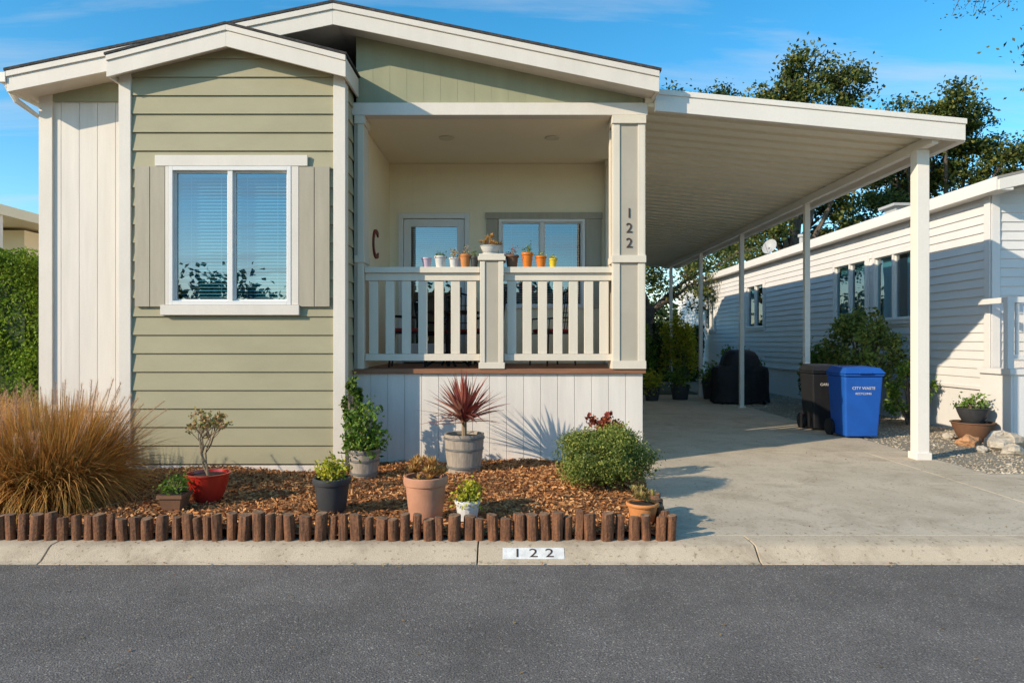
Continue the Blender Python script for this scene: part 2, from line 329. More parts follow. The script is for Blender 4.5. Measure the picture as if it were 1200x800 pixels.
# log edging
mb=MB()
def log(x,y,r,h):
    seg=14; ph=random.random()*6; tx,ty=random.uniform(-.010,.010),random.uniform(-.014,.008)
    pr=[(r*1.0,-.02),(r*1.02,h*.4),(r,h-.010),(r*.90,h)]
    vs=[]
    for jj,(rr,z) in enumerate(pr):
        for i in range(seg):
            a=ph+2*math.pi*i/seg; q=rr*(1+.06*math.sin(3*a+ph)+.04*math.sin(5*a)); z2=z+(.005*math.sin(a+ph) if jj>1 else 0)
            vs.append((x+q*math.cos(a)+tx*z/h,y+q*math.sin(a)+ty*z/h,z2))
    fs=[(j*seg+i,j*seg+(i+1)%seg,(j+1)*seg+(i+1)%seg,(j+1)*seg+i) for j in range(3) for i in range(seg)]
    mb.add(vs,fs,0); mb.add(vs[-seg:],[tuple(range(seg))],1)
x=-6.5
while x<1.12:
    r=random.choice([random.uniform(.026,.036),random.uniform(.034,.046)]); g=random.choice([0,.002,.004,.010,.02,.03]); grp=.012*math.sin(x*3)
    log(x+r,4.965+random.uniform(-.014,.014),r,.190+grp+random.uniform(-.022,.02)); x+=2*r+g
y=5.04
while y<5.75:
    r=random.uniform(.030,.044); log(1.13+(y-5)*.1,y+r,r,.17+random.uniform(-.03,.025)); y+=2*r+.006
mb.obj('log_edging',[M['logside'],M['logtop']],smooth=True)

# ---------------- siding helpers ----------------
def laps(mb,p0,p1,nrm,z0,z1,ex=.207,hole=None,lim=None,mi=0):
    p0=Vector(p0);p1=Vector(p1);L=(p1-p0).length;d=(p1-p0)/L;n=Vector(nrm)
    def W(s,off,z): q=p0+d*s+n*off; return (q.x,q.y,z)
    def piece(sa,sb,za,zb,zr,ta=None,tb=None):
        if zb-za<.005 or sb-sa<.005: return
        ta=sa if ta is None else ta; tb=sb if tb is None else tb
        if tb-ta<.01: tb=ta+.01
        oa=.026-.020*(za-zr)/ex; ob=.026-.020*(zb-zr)/ex
        mb.hexa([W(sa,-.02,za),W(sb,-.02,za),W(sb,oa,za),W(sa,oa,za)],[W(ta,-.02,zb),W(tb,-.02,zb),W(tb,ob,zb),W(ta,ob,zb)],mi)
    z=z0
    while z<z1-.01:
        zt=min(z+ex,z1)
        if lim:
            a0,b0=lim(z);a1,b1=lim(zt)
            if b0-a0<.03: break
        else: a0,b0,a1,b1=0,L,0,L
        if hole and zt>hole[2] and z<hole[3]:
            h0,h1,hz0,hz1=hole
            piece(a0,h0,z,zt,z);piece(h1,b0,z,zt,z)
            if z<hz0: piece(h0,h1,z,hz0,z)
            if zt>hz1: piece(h0,h1,hz1,zt,z)
        else: piece(a0,b0,z,zt,z,a1,b1)
        z=zt
def planks(mb,x0,x1,yf,z0,z1,pitch=.2,mi=0,top=None,th=.014,gap=.005):
    n=max(1,round((x1-x0)/pitch)); p=(x1-x0)/n
    for i in range(n):
        a=x0+i*p+(gap/2 if i else 0); b=x0+(i+1)*p-(gap/2 if i<n-1 else 0)
        ta=top(a) if top else z1; tb=top(b) if top else z1
        mb.hexa([(a,yf,z0),(b,yf,z0),(b,yf+th,z0),(a,yf+th,z0)],[(a,yf,ta),(b,yf,tb),(b,yf+th,tb),(a,yf+th,ta)],mi)
    ta=top(x0) if top else z1; tb=top(x1) if top else z1
    pts=[(x0,z0),(x1,z0),(x1,tb-.002)]
    if top:
        pts+= [(x,top(x)-.002) for x in ([RX] if x0<RX<x1 else [])]
    pts+=[(x0,ta-.002)]
    mb.prism(pts,yf+th-.004,yf+th+.06,mi)
def window(name,x0,x1,z0,z1,yf,parent,tf=None,panes=2,blinds=True,proud=.0,depth=.5,curtain=False):
    f=.045
    mb=MB(tf)
    mb.box(x0,x0+f,yf-proud,yf+.09,z0,z1);mb.box(x1-f,x1,yf-proud,yf+.09,z0,z1)
    mb.box(x0+f,x1-f,yf-proud,yf+.09,z0,z0+f);mb.box(x0+f,x1-f,yf-proud,yf+.09,z1-f,z1)
    w=(x1-x0-2*f)/panes
    for i in range(1,panes):
        xm=x0+f+w*i; mb.box(xm-.028,xm+.028,yf-proud+.01,yf+.07,z0+f,z1-f)
    for i in range(panes):
        a=x0+f+w*i+(.028 if i else 0);b=x0+f+w*(i+1)-(.028 if i<panes-1 else 0);s=.02
        mb.box(a,a+s,yf+.02,yf+.06,z0+f,z1-f);mb.box(b-s,b,yf+.02,yf+.06,z0+f,z1-f)
        mb.box(a+s,b-s,yf+.02,yf+.06,z0+f,z0+f+s);mb.box(a+s,b-s,yf+.02,yf+.06,z1-f-s,z1-f)
    mb.obj(name+'_frame',M['vinyl'],parent,bevel=.003)
    mb=MB(tf); mb.add([(x0+f,yf+.04,z0+f),(x1-f,yf+.04,z0+f),(x1-f,yf+.04,z1-f),(x0+f,yf+.04,z1-f)],[(0,1,2,3)]); mb.obj(name+'_glass',M['glass'],parent)
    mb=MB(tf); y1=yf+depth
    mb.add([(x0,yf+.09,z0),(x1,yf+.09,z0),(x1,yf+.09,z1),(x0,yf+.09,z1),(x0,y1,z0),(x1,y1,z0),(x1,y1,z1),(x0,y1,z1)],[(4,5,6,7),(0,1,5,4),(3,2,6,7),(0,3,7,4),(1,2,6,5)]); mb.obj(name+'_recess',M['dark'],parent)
    if blinds:
        mb=MB(tf)
        for i in range(panes):
            a=x0+f+w*i+.035;b=x0+f+w*(i+1)-.03; z=z1-f-.04
            mb.box(a,b,yf+.10,yf+.135,z,z+.035)
            while z>z0+f+.02:
                t=random.uniform(-.0015,.0015)
                mb.hexa([(a,yf+.105,z-.013+t),(b,yf+.105,z-.013-t),(b,yf+.135,z+.0065-t),(a,yf+.135,z+.0065+t)],[(a,yf+.105,z-.011+t),(b,yf+.105,z-.011-t),(b,yf+.135,z+.0085-t),(a,yf+.135,z+.0085+t)]); z-=.038
            for q in (.2,.8): 
                xx=a+(b-a)*q; mb.box(xx-.002,xx+.002,yf+.100,yf+.102,z0+f,z1-f)
        mb.obj(name+'_blinds',M['blind'],parent)
    if curtain:
        mb=MB(tf); n=26
        for (a,b) in ((x0+.05,x0+.05+(x1-x0)*.3),(x1-.05-(x1-x0)*.3,x1-.05)):
            vs=[]
            for i in range(n+1):
                x=a+(b-a)*i/n; y=yf+.14+.02*math.sin(i*1.4); vs+=[(x,y,z0+.03),(x,y,z1-.03)]
            mb.add(vs,[(2*i,2*i+2,2*i+3,2*i+1) for i in range(n)])
        mb.obj(name+'_curtains',M['blind'],parent,smooth=True)

# ---------------- main home ----------------
H=empty('manufactured_home',(-2,8.1,0))
RX=-2.04; RW=3.72; YF=7.78; YB=24.3; S=.207; ZP=5.33
def rt(x): return ZP-S*abs(x-RX)
xl,xr=RX-RW,RX+RW
D2=8.15; WL,WR=-5.6,1.57
mb=MB()
for sgn,xe in ((-1,xl),(1,xr)):
    a=(RX,rt(RX));b=(xe+sgn*.02,rt(xe)-.004)
    mb.prism([(a[0],a[1]),(b[0],b[1]),(b[0],b[1]-.03),(a[0],a[1]-.03)],YF-.025,YB)
mb.obj('roof_shingles',M['shingle'],H)
mb=MB(); mb.prism([(xl+.03,rt(xl+.03)-.05),(RX,ZP-.05),(xr-.03,rt(xr-.03)-.05),(xr-.03,rt(xr-.03)-.235),(RX,ZP-.20),(xl+.03,rt(xl+.03)-.235)],YF+.03,YB-.02); mb.obj('roof_soffit',M['white'],H)
mb=MB()
for sgn,xe in ((-1,xl),(1,xr)):
    mb.prism([(RX,ZP-.033),(xe,rt(xe)-.033),(xe,rt(xe)-.27),(RX,ZP-.27)],YF,YF+.028)
    mb.prism([(RX,ZP-.033),(xe,rt(xe)-.033),(xe,rt(xe)-.10),(RX,ZP-.10)],YF-.018,YF-.001)
    mb.box(min(xe,xe-sgn*.028),max(xe,xe-sgn*.028),YF+.03,YB-.02,rt(xe)-.27,rt(xe)-.052)
mb.obj('roof_fascia',M['white'],H,bevel=.004)
mb=MB(); mb.prism([(xl-.11,rt(xl)-.05),(xl-.11,rt(xl)-.12),(xl-.08,rt(xl)-.16),(xl-.004,rt(xl)-.16),(xl-.004,rt(xl)-.05)],YF-.02,YB)
mb.tube([(xl-.06,YF+.1,rt(xl)-.16),(xl-.03,YF+.2,rt(xl)-.3),(WL-.04,D2+.06,rt(xl)-.45),(WL-.04,D2+.06,.2)],.035,8)
mb.obj('gutter',M['alumw'],H)
mb=MB(); planks(mb,-1.86,WR,D2,4.28,5,.203,top=lambda x:rt(x)-.19,gap=.003,th=.006); mb.obj('gable_wall',M['sagewall'],H,bevel=.001)
mb=MB(); planks(mb,WL,-4.3,D2,.0,5,.2,top=lambda x:rt(x)-.2); mb.obj('front_wall_panel',M['panel'],H,bevel=.002)
mb=MB(); mb.box(WL-.03,WL+.13,D2-.03,D2-.002,.05,4.40); mb.box(WL-.03,WL-.001,D2,D2+.12,.05,4.40)
mb.box(WL+.133,-4.39,D2-.022,D2-.002,.62,.70); mb.obj('corner_trim',M['white'],H,bevel=.004)
mb=MB(); mb.box(WL+.133,-4.38,D2-.024,D2-.003,4.30,4.52); mb.obj('frieze_board',M['sagewall'],H,bevel=.004)
mb=MB(); mb.box(WL,WL+.1,D2+.08,24,0,4.45); mb.box(WR-.1,WR-.02,10.42,24,0,4.45); mb.box(WL+.1,WR-.1,23.9,24,0,4.8); mb.obj('side_walls',M['panel'],H)
BL,BR,BY=-4.38,-1.905,7.7; BC=(BL+BR)/2
bx0,bx1=BC-1.315,BC+1.315; BP=4.955; BS=.256
def bt(x): return BP-BS*abs(x-BC)
bay=MB()
wx0,wx1,wz0,wz1=-3.845,-2.475,1.86,3.41
def lim(z):
    hw=min((BR-BL)/2-.10,(BP-.07-z)/BS); c=(BR-BL)/2-.10; return (c-hw,c+hw)
laps(bay,(BL+.10,BY),(BR-.10,BY),(0,-1),.075,4.88,.207,hole=(wx0-BL-.10,wx1-BL-.10,wz0,wz1),lim=lim)
laps(bay,(BR,BY+.02),(BR,D2+.02),(1,0),.075,4.6,.207)
laps(bay,(BL,D2+.02),(BL,BY+.02),(-1,0),.075,4.6,.207)
bay.obj('bay_siding',M['sage'],H,bevel=.002)
mb=MB()
mb.box(BL-.035,BL+.10,BY-.04,BY-.001,.06,4.56); mb.box(BR-.10,BR+.035,BY-.04,BY-.001,.06,4.56)
mb.box(BR+.002,BR+.035,BY,BY+.10,.06,4.56); mb.box(BL-.035,BL-.002,BY,BY+.10,.06,4.56)
mb.box(BL-.03,BR+.03,BY-.03,BY-.003,-.05,.058); mb.box(BR,BR+.03,BY,D2,-.05,.058)
mb.obj('bay_corner_trim',M['white'],H,bevel=.004)
mb=MB(); mb.box(BL+.02,wx0-.01,BY+.03,BY+.06,0,4.55);mb.box(wx1+.01,BR-.03,BY+.03,BY+.06,0,4.55);mb.box(wx0-.01,wx1+.01,BY+.03,BY+.06,0,wz0-.01);mb.box(wx0-.01,wx1+.01,BY+.03,BY+.06,wz1+.01,4.6); mb.obj('bay_sheathing',M['dark'],H)
mb=MB()
for sgn,xe in ((-1,bx0),(1,bx1)):
    a=(BC,BP);b=(xe+sgn*.015,bt(xe)-.003)
    mb.prism([a,b,(b[0],b[1]-.025),(a[0],a[1]-.025)],7.475,8.6)
mb.obj('bay_roof_shingles',M['shingle'],H)
mb=MB()
mb.prism([(bx0+.025,bt(bx0)-.04),(BC,BP-.042),(bx1-.025,bt(bx1)-.04),(bx1-.025,bt(bx1)-.20),(BC,BP-.20),(bx0+.025,bt(bx0)-.20)],7.53,8.145)
for sgn,xe in ((-1,bx0),(1,bx1)):
    mb.prism([(BC,BP-.028),(xe,bt(xe)-.028),(xe,bt(xe)-.265),(BC,BP-.265)],7.5,7.528)
    mb.prism([(BC,BP-.028),(xe,bt(xe)-.028),(xe,bt(xe)-.09),(BC,BP-.09)],7.484,7.499)
    mb.box(min(xe,xe-sgn*.024),max(xe,xe-sgn*.024),7.53,8.14,bt(xe)-.262,bt(xe)-.047)
mb.obj('bay_roof_fascia',M['white'],H,bevel=.003)
window('bay_window',wx0,wx1,wz0,wz1,BY-.03,H,proud=.03,depth=.6)
mb=MB()
mb.box(-4.0,-2.29,BY-.058,BY-.027,wz1+.003,wz1+.125); mb.box(-3.93,-2.38,BY-.075,BY-.027,wz0-.115,wz0-.003)
mb.box(wx0-.04,wx0-.003,BY-.055,BY-.027,wz0,wz1);mb.box(wx1+.003,wx1+.085,BY-.055,BY-.027,wz0,wz1)
mb.obj('bay_window_trim',M['white'],H,bevel=.004)
mb=MB()
for a,b in ((-4.225,-3.89),(-2.385,-2.045)):
    m_=(a+b)/2
    mb.box(a,m_-.004,BY-.055,BY-.028,wz0-.02,wz1+(0 if a<-3 else -.005));mb.box(m_+.004,b,BY-.055,BY-.028,wz0-.02,wz1-.002)
    mb.box(a+.01,b-.01,BY-.03,BY-.0275,wz0,wz1-.02)
mb.obj('shutters',M['tan'],H,bevel=.004)
# porch
FZ=1.12; CZ=4.13; PB=10.3; PLX=-1.85
mb=MB(); mb.box(-1.9,WR+.04,D2-.06,D2+.10,CZ+.001,4.278); mb.box(WR-.13,WR,D2+.101,PB,CZ+.001,4.27); mb.obj('porch_header',M['white'],H,bevel=.005)
mb=MB(); mb.box(-1.9,WR-.135,D2+.102,PB+.1,CZ+.004,CZ+.05); mb.obj('porch_ceiling',M['creamceil'],H)
mb=MB()
for px in (523,647):
    x=PX(px,9.0); mb.lathe([(.0,-.006),(.06,-.006),(.08,-.012),(.095,-.010),(.10,0)],x,9.0,CZ,24)
mb.obj('recessed_lights',M['lamp'],H,smooth=True)
mb=MB(); mb.box(-1.9,WR+.02,D2-.045,D2+.12,FZ-.05,FZ+.004); 
k=D2+.125
while k<PB: mb.box(-1.88,WR,k,k+.135,FZ-.03,FZ); k+=.14
mb.obj('porch_deck',M['wood'],H,bevel=.004)
mb=MB(); planks(mb,-1.89,WR-.01,D2+.0,-.05,FZ-.052,.2); mb.obj('porch_skirting',M['panel'],H,bevel=.003)
mb=MB(); mb.box(WR-.08,WR-.012,D2+.09,PB+.1,-.05,FZ-.052); mb.obj('porch_side_skirting',M['panel'],H)
dx0,dx1,dz1=-1.71,-.644,3.38; vx0,vx1,vz0,vz1=-.20,1.10,1.95,3.29
mb=MB()
def wp(a,b,z0,z1): 
    if b-a>.01: planks(mb,a,b,PB,z0,z1,.2,gap=.003,th=.006)
wp(PLX,dx0,FZ,CZ);wp(dx0,dx1,dz1,CZ);wp(dx1,vx0,FZ,CZ);wp(vx0,vx1,FZ,vz0);wp(vx0,vx1,vz1,CZ);wp(vx1,WR-.02,FZ,CZ)
mb.box(PLX-.06,PLX,D2+.11,PB+.06,FZ,CZ)
mb.obj('porch_walls',M['cream'],H,bevel=.001)
window('porch_window',vx0,vx1,vz0,vz1,PB-.02,H,proud=.02)
mb=MB(); mb.box(-.40,1.36,PB-.035,PB-.003,vz1+.003,vz1+.10); mb.box(-.385,vx0-.01,PB-.03,PB-.004,vz0,vz1);mb.box(vx1+.01,1.345,PB-.03,PB-.004,vz0,vz1); mb.obj('porch_window_shutters',M['tan'],H,bevel=.004)
mb=MB()
mb.box(dx0,dx0+.07,PB-.03,PB+.08,FZ,dz1);mb.box(dx1-.07,dx1,PB-.03,PB+.08,FZ,dz1);mb.box(dx0+.07,dx1-.07,PB-.03,PB+.08,dz1-.08,dz1)
a,b=dx0+.075,dx1-.075
mb.box(a,a+.11,PB,PB+.05,FZ+.02,dz1-.085);mb.box(b-.11,b,PB,PB+.05,FZ+.02,dz1-.085);mb.box(a+.11,b-.11,PB,PB+.05,dz1-.20,dz1-.085);mb.box(a+.11,b-.11,PB,PB+.05,FZ+.02,FZ+.3)
mb.obj('door_frame',M['vinyl'],H,bevel=.004)
mb=MB(); mb.add([(a+.11,PB+.02,FZ+.3),(b-.11,PB+.02,FZ+.3),(b-.11,PB+.02,dz1-.2),(a+.11,PB+.02,dz1-.2)],[(0,1,2,3)]); mb.obj('door_glass',M['glass'],H)
mb=MB(); mb.box(dx0,dx1,PB+.5,PB+.52,FZ,dz1); mb.box(dx0,dx1,PB+.09,PB+.52,dz1,dz1+.02); mb.box(dx0-.02,dx0,PB+.09,PB+.52,FZ,dz1); mb.box(dx1,dx1+.02,PB+.09,PB+.52,FZ,dz1); mb.obj('door_interior',M['dark'],H)
mb=MB(); mb.box(b-.07,b-.04,PB-.05,PB-.001,FZ+1.0,FZ+1.14); mb.tube([(b-.055,PB-.05,FZ+1.07),(b-.16,PB-.055,FZ+1.07)],.01); mb.obj('door_handle',M['iron'],H)
mb=MB()
zz=2.3
while zz<dz1-.24: mb.hexa([(a+.13,PB+.06,zz),(b-.13,PB+.06,zz),(b-.13,PB+.08,zz+.012),(a+.13,PB+.08,zz+.012)],[(a+.13,PB+.06,zz+.002),(b-.13,PB+.06,zz+.002),(b-.13,PB+.08,zz+.014),(a+.13,PB+.08,zz+.014)]); zz+=.03
mb.obj('door_blinds',M['blind'],H)
def post(x0,x1,y0,y1,nm):
    w=MB(); t=MB(); tw=.075
    t.box(x0+.01,x1-.01,y0+.014,y1-.014,FZ+.004,CZ-.002)
    for (a,b) in ((x0,x0+tw),(x1-tw,x1)):
        w.box(a,b,y0,y0+.013,FZ+.10,CZ-.1);
    for (a,b) in ((x0-.013,x0+.009),(x1-.009,x1+.013)):
        w.box(a,b,y0+.002,y0+tw,FZ+.10,CZ-.1);w.box(a,b,y1-tw,y1-.002,FZ+.10,CZ-.1)
    w.box(x0-.02,x1+.02,y0-.02,y1+.02,CZ-.098,CZ-.003);w.box(x0-.02,x1+.02,y0-.02,y1+.02,2.385,2.47);w.box(x0-.02,x1+.02,y0-.02,y1+.02,FZ+.006,FZ+.1)
    t.obj(nm+'_core',M['tanp'],H); w.obj(nm+'_trim',M['railp'],H,bevel=.003)
post(1.205,WR,8.10,8.42,'porch_post')
mb=MB(); mb.box(-1.875,-1.835,8.11,8.40,FZ+.005,CZ-.002); mb.obj('pilaster_core',M['tanp'],H)
mb=MB(); mb.box(-1.834,-1.765,8.10,8.40,FZ+.005,CZ-.003); mb.box(-1.868,-1.75,8.085,8.42,2.385,2.47); mb.box(-1.868,-1.75,8.085,8.42,CZ-.1,CZ-.0035); mb.obj('pilaster_trim',M['railp'],H,bevel=.003)
post(1.40,WR-.005,PB-.22,PB-.03,'rear_post')
for i,c in enumerate('122'):
    text(c,.165,(PX(737.5,8.1),8.108,PZ(250+i*17.5,8.1)),(math.radians(90),0,0),M['numb'],H,.003,'house_number_%d'%(i+1))
text('C',.56,(PLX+.01,9.2,PZ(285,9.0)),(math.radians(90),0,math.radians(90)),M['rust'],H,.012,'letter_c_wall_decor')
mb=MB()
def rail(x0,x1,nb):
    mb.box(x0,x1,8.15,8.29,2.27,2.34); mb.box(x0,x1,8.185,8.255,2.18,2.268); mb.box(x0,x1,8.18,8.26,1.22,1.30)
    p=(x1-x0)/nb
    for i in range(nb):
        c=x0+p*(i+.5); mb.box(c-.054,c+.054,8.20,8.24,1.302,2.178)
rail(-1.76,-.385,7); rail(-.095,1.20,7)
mb.box(1.40,1.50,8.43,10.07,2.27,2.34);mb.box(1.42,1.48,8.43,10.07,1.22,1.30);mb.box(1.42,1.48,8.43,10.07,2.19,2.268)
for i in range(8): mb.box(1.43,1.47,8.5+i*.2,8.61+i*.2,1.302,2.188)
mb.obj('porch_railing',M['railp'],H,bevel=.004)
mb=MB(); mb.box(-.375,-.105,8.11,8.36,FZ+.005,2.41); mb.obj('rail_post_core',M['tanp'],H,bevel=.003)
mb=MB(); 
for a,b in ((-.38,-.32),(-.16,-.10)): mb.box(a,b,8.097,8.109,FZ+.08,2.40)
mb.box(-.405,-.075,8.08,8.39,2.411,2.46);mb.box(-.39,-.09,8.09,8.375,2.461,2.49);mb.box(-.395,-.085,8.09,8.38,FZ+.006,FZ+.08); mb.obj('rail_post_trim',M['railp'],H,bevel=.005)

# ---------------- carport ----------------
C=empty('carport',(3.5,12,0))
cx0,cx1=WR+.115,5.33; zl,zr=4.32,3.97; cy0,cy1=8.05,22.2
def cz(x): return zl+(zr-zl)*(x-cx0)/(cx1-cx0)
mb=MB(); y=cy0+.06; pitch=.305
while y<cy1-.05:
    for a,b,dz in ((y,y+.20,0),(y+.20,y+.235,.02),(y+.235,y+.27,.045),(y+.27,y+.305,.02)):
        b=min(b,cy1-.05)
        mb.hexa([(cx0-.1,a,cz(cx0)-.06+dz),(cx1-.03,a,cz(cx1-.03)-.06+dz),(cx1-.03,b+.0,cz(cx1-.03)-.06+dz),(cx0-.1,b,cz(cx0)-.06+dz)],[(cx0-.1,a,cz(cx0)+.03),(cx1-.03,a,cz(cx1-.03)+.03),(cx1-.03,b,cz(cx1-.03)+.03),(cx0-.1,b,cz(cx0)+.03)])
    mb.hexa([(cx0-.1,y-.006,cz(cx0)-.078),(cx1-.03,y-.006,cz(cx1-.03)-.078),(cx1-.03,y+.008,cz(cx1-.03)-.078),(cx0-.1,y+.008,cz(cx0)-.078)],[(cx0-.1,y-.006,cz(cx0)-.055),(cx1-.03,y-.006,cz(cx1-.03)-.055),(cx1-.03,y+.008,cz(cx1-.03)-.055),(cx0-.1,y+.008,cz(cx0)-.055)])
    y+=pitch
mb.obj('corrugated_roof',M['alum'],C)
mb=MB()
def para(x0,x1,y0,y1,db,dt): mb.hexa([(x0,y0,cz(x0)+db),(x1,y0,cz(x1)+db),(x1,y1,cz(x1)+db),(x0,y1,cz(x0)+db)],[(x0,y0,cz(x0)+dt),(x1,y0,cz(x1)+dt),(x1,y1,cz(x1)+dt),(x0,y1,cz(x0)+dt)])
para(cx0,cx1+.002,cy0-.03,cy0+.05,-.16,.08); para(cx0,cx1+.012,cy0-.045,cy0-.031,.03,.095); para(cx0,cx1,cy1-.05,cy1,-.15,.07)
para(cx1-.03,cx1+.05,cy0+.051,cy1,-.155,.075)
mb.obj('roof_fascia_beam',M['alumw'],C,bevel=.006)
mb=MB()
mb.box(4.99,5.07,cy0+.06,cy1-.06,cz(5.03)-.20,cz(5.03)-.085)
pd=[8.42,11.66,14.96,18.2,21.6]
for i,d in enumerate(pd):
    h=.075 if i==0 else .045
    mb.box(5.03-h,5.03+h,d-h,d+h,0,cz(5.03)-.202)
    if i==0: mb.box(5.03-.095,5.03+.095,d-.095,d+.095,0,.09)
    else: mb.box(5.03-.07,5.03+.07,d-.07,d+.07,0,.04)
mb.obj('posts',M['alumw'],C,bevel=.006)

# ---------------- right neighbour ----------------
Nn=empty('manufactured_home',(9,15,0))
NX=7.3; NY0=10.4; NY1=30
tfN=lambda x,y,z:(NX+y,-x,z)
mb=MB()
wins=[(13.98,15.4,),(12.32,13.70),(19.7,21.1),(24.5,25.6)]
spans=[];cur=NY0
for a,b in sorted(wins): spans.append((cur,a,None)); spans.append((a,b,(1.85,3.15))); cur=b
spans.append((cur,NY1,None))
for a,b,h in spans:
    if h is None: laps(mb,(NX,b),(NX,a),(-1,0),.75,3.78,.14)
    else: laps(mb,(NX,b),(NX,a),(-1,0),.75,3.78,.14,hole=(0,b-a,h[0],h[1]))
laps(mb,(NX,NY0),(NX+5.5,NY0),(0,-1),.75,3.9,.14,hole=(.62,1.7,1.5,3.3))
mb.obj('lap_siding',M['nwhite'],Nn,bevel=.0015)
mb=MB(tfN); planks(mb,-NY1,-NY0,.0,-.02,.72,.25); mb.obj('skirting',M['nwhite'],Nn)
mb=MB(); mb.box(NX+.02,NX+5.5,NY0+.02,NY0+.05,0,.74); mb.obj('front_skirting',M['nwhite'],Nn)
for i,(a,b) in enumerate(wins):
    window('side_window_%d'%(i+1),-b,-a,1.85,3.15,-.03,Nn,tf=tfN,proud=.03,blinds=(i==0),curtain=True)
window('front_window',NX+.62,NX+1.7,1.5,3.3,NY0-.03,Nn,proud=.03,curtain=True,blinds=False)
mb=MB(tfN)
for a,b in wins:
    mb.box(-b-.08,-b-.002,-.04,-.02,1.78,3.22);mb.box(-a+.002,-a+.08,-.04,-.02,1.78,3.22);mb.box(-b-.002,-a+.002,-.04,-.02,3.152,3.22);mb.box(-b-.002,-a+.002,-.05,-.02,1.78,1.848)
mb.box(-NY0-.10,-NY0+.03,-.045,-.027,0,3.8); mb.box(-NY1,-NY0-.101,-.04,-.01,.70,.752); mb.obj('trim',M['nwhite'],Nn,bevel=.003)
mb=MB(); mb.box(NX-.02,NX+.10,NY0-.05,NY0-.028,0,3.8); mb.obj('front_corner_trim',M['nwhite'],Nn)
NP=NX+3.6
mb=MB(); mb.prism([(NX-.22,3.86),(NP,4.75),(NX+7.4,3.86),(NX+7.4,3.82),(NP,4.70),(NX-.22,3.82)],NY0-.45,NY1+.3); mb.obj('roof',M['nroof'],Nn)
mb=MB(); mb.box(NX-.24,NX-.2,NY0-.44,NY1+.28,3.66,3.855); mb.box(NX-.2,NX+.02,NY0-.44,NY1+.28,3.66,3.70)
mb.prism([(NX-.2,3.82),(NP,4.70),(NX+7.2,3.82),(NX+7.2,3.62),(NP,4.48),(NX-.2,3.66)],NY0-.45,NY0-.41)
mb.prism([(NX,3.70),(NX+7.1,3.70),(NP,4.5)],NY0-.02,NY0+.03)
mb.obj('roof_fascia',M['alumw'],Nn,bevel=.004)
mb=MB(); mb.box(NX+1.7,NX+2.1,16,16.5,4.2,4.62); mb.box(NX+1.6,NX+2.2,15.9,16.6,4.62,4.68); mb.lathe([(.08,0),(.08,.4),(.12,.4),(.12,.48),(0,.5)],NX+1.2,20,4.1,14); mb.obj('roof_vents',M['dish'],Nn)
mb=MB(); mb.box(NX+5.4,NX+5.5,NY0,NY1,0,3.8); mb.box(NX,NX+5.5,NY1-.1,NY1,0,3.8); mb.obj('far_walls',M['nwhite'],Nn)
mb=MB(); dk0,dk1=9.62,10.3
mb.box(7.02,13,dk0,dk1,.98,1.06); mb.box(7.06,7.10,dk0+.04,dk1,0,.98); mb.box(7.1,13,dk0+.03,dk0+.06,0,.98)
mb.box(7.0,13,dk0+.02,dk0+.10,2.0,2.08);mb.box(7.0,13,dk0+.03,dk0+.09,1.20,1.26);mb.box(7.03,7.11,dk0+.101,dk1,2.0,2.08)
x=7.14
while x<12.9: mb.box(x,x+.04,dk0+.04,dk0+.08,1.262,1.998); x+=.13
for px in (7.04,9.2,11.4): mb.box(px-.045,px+.045,dk0+.01,dk0+.10,1.062,1.999)
mb.obj('front_deck',M['nwhite'],Nn,bevel=.003)
# satellite dish
sd=empty('satellite_dish',(7.5,20,3.9))
mb=MB(); vs=[]
Rm=Matrix.Rotation(math.radians(-50),3,'Z')@Matrix.Rotation(math.radians(-25),3,'X')
for j in range(6):
    r=.22*j/5
    for i in range(18):
        a=2*math.pi*i/18; p=Rm@Vector((r*math.cos(a),.09*(1-(r/.22)**2),r*1.1*math.sin(a))); vs.append((7.5+p.x,19.9+p.y,4.22+p.z))
mb.add(vs,[(j*18+i,j*18+(i+1)%18,(j+1)*18+(i+1)%18,(j+1)*18+i) for j in range(5) for i in range(18)]); mb.tube([(7.5,19.95,4.2),(7.5,20.05,4.05),(7.5,20.05,3.8)],.02)
p=Rm@Vector((0,-.25,-.05)); q=Rm@Vector((0,0,-.20)); mb.tube([(7.5+q.x,19.9+q.y,4.22+q.z),(7.5+p.x,19.9+p.y,4.22+p.z)],.01); mb.obj('dish',M['dish'],sd,smooth=True)

# ---------------- left neighbour ----------------
Ln=empty('manufactured_home',(-11,18,0))
mb=MB(); mb.box(-14,-9.0,12.6,28,-.02,3.5); mb.obj('walls',M['cream'],Ln)
mb=MB(); mb.prism([(-14.4,3.9),(-8.45,3.72),(-8.45,3.55),(-14.4,3.6)],11.2,28.3); mb.obj('carport_roof',M['cream'],Ln)
mb=MB(); mb.box(-8.6,-8.5,11.3,11.4,-.02,3.55); mb.obj('post',M['alumw'],Ln)

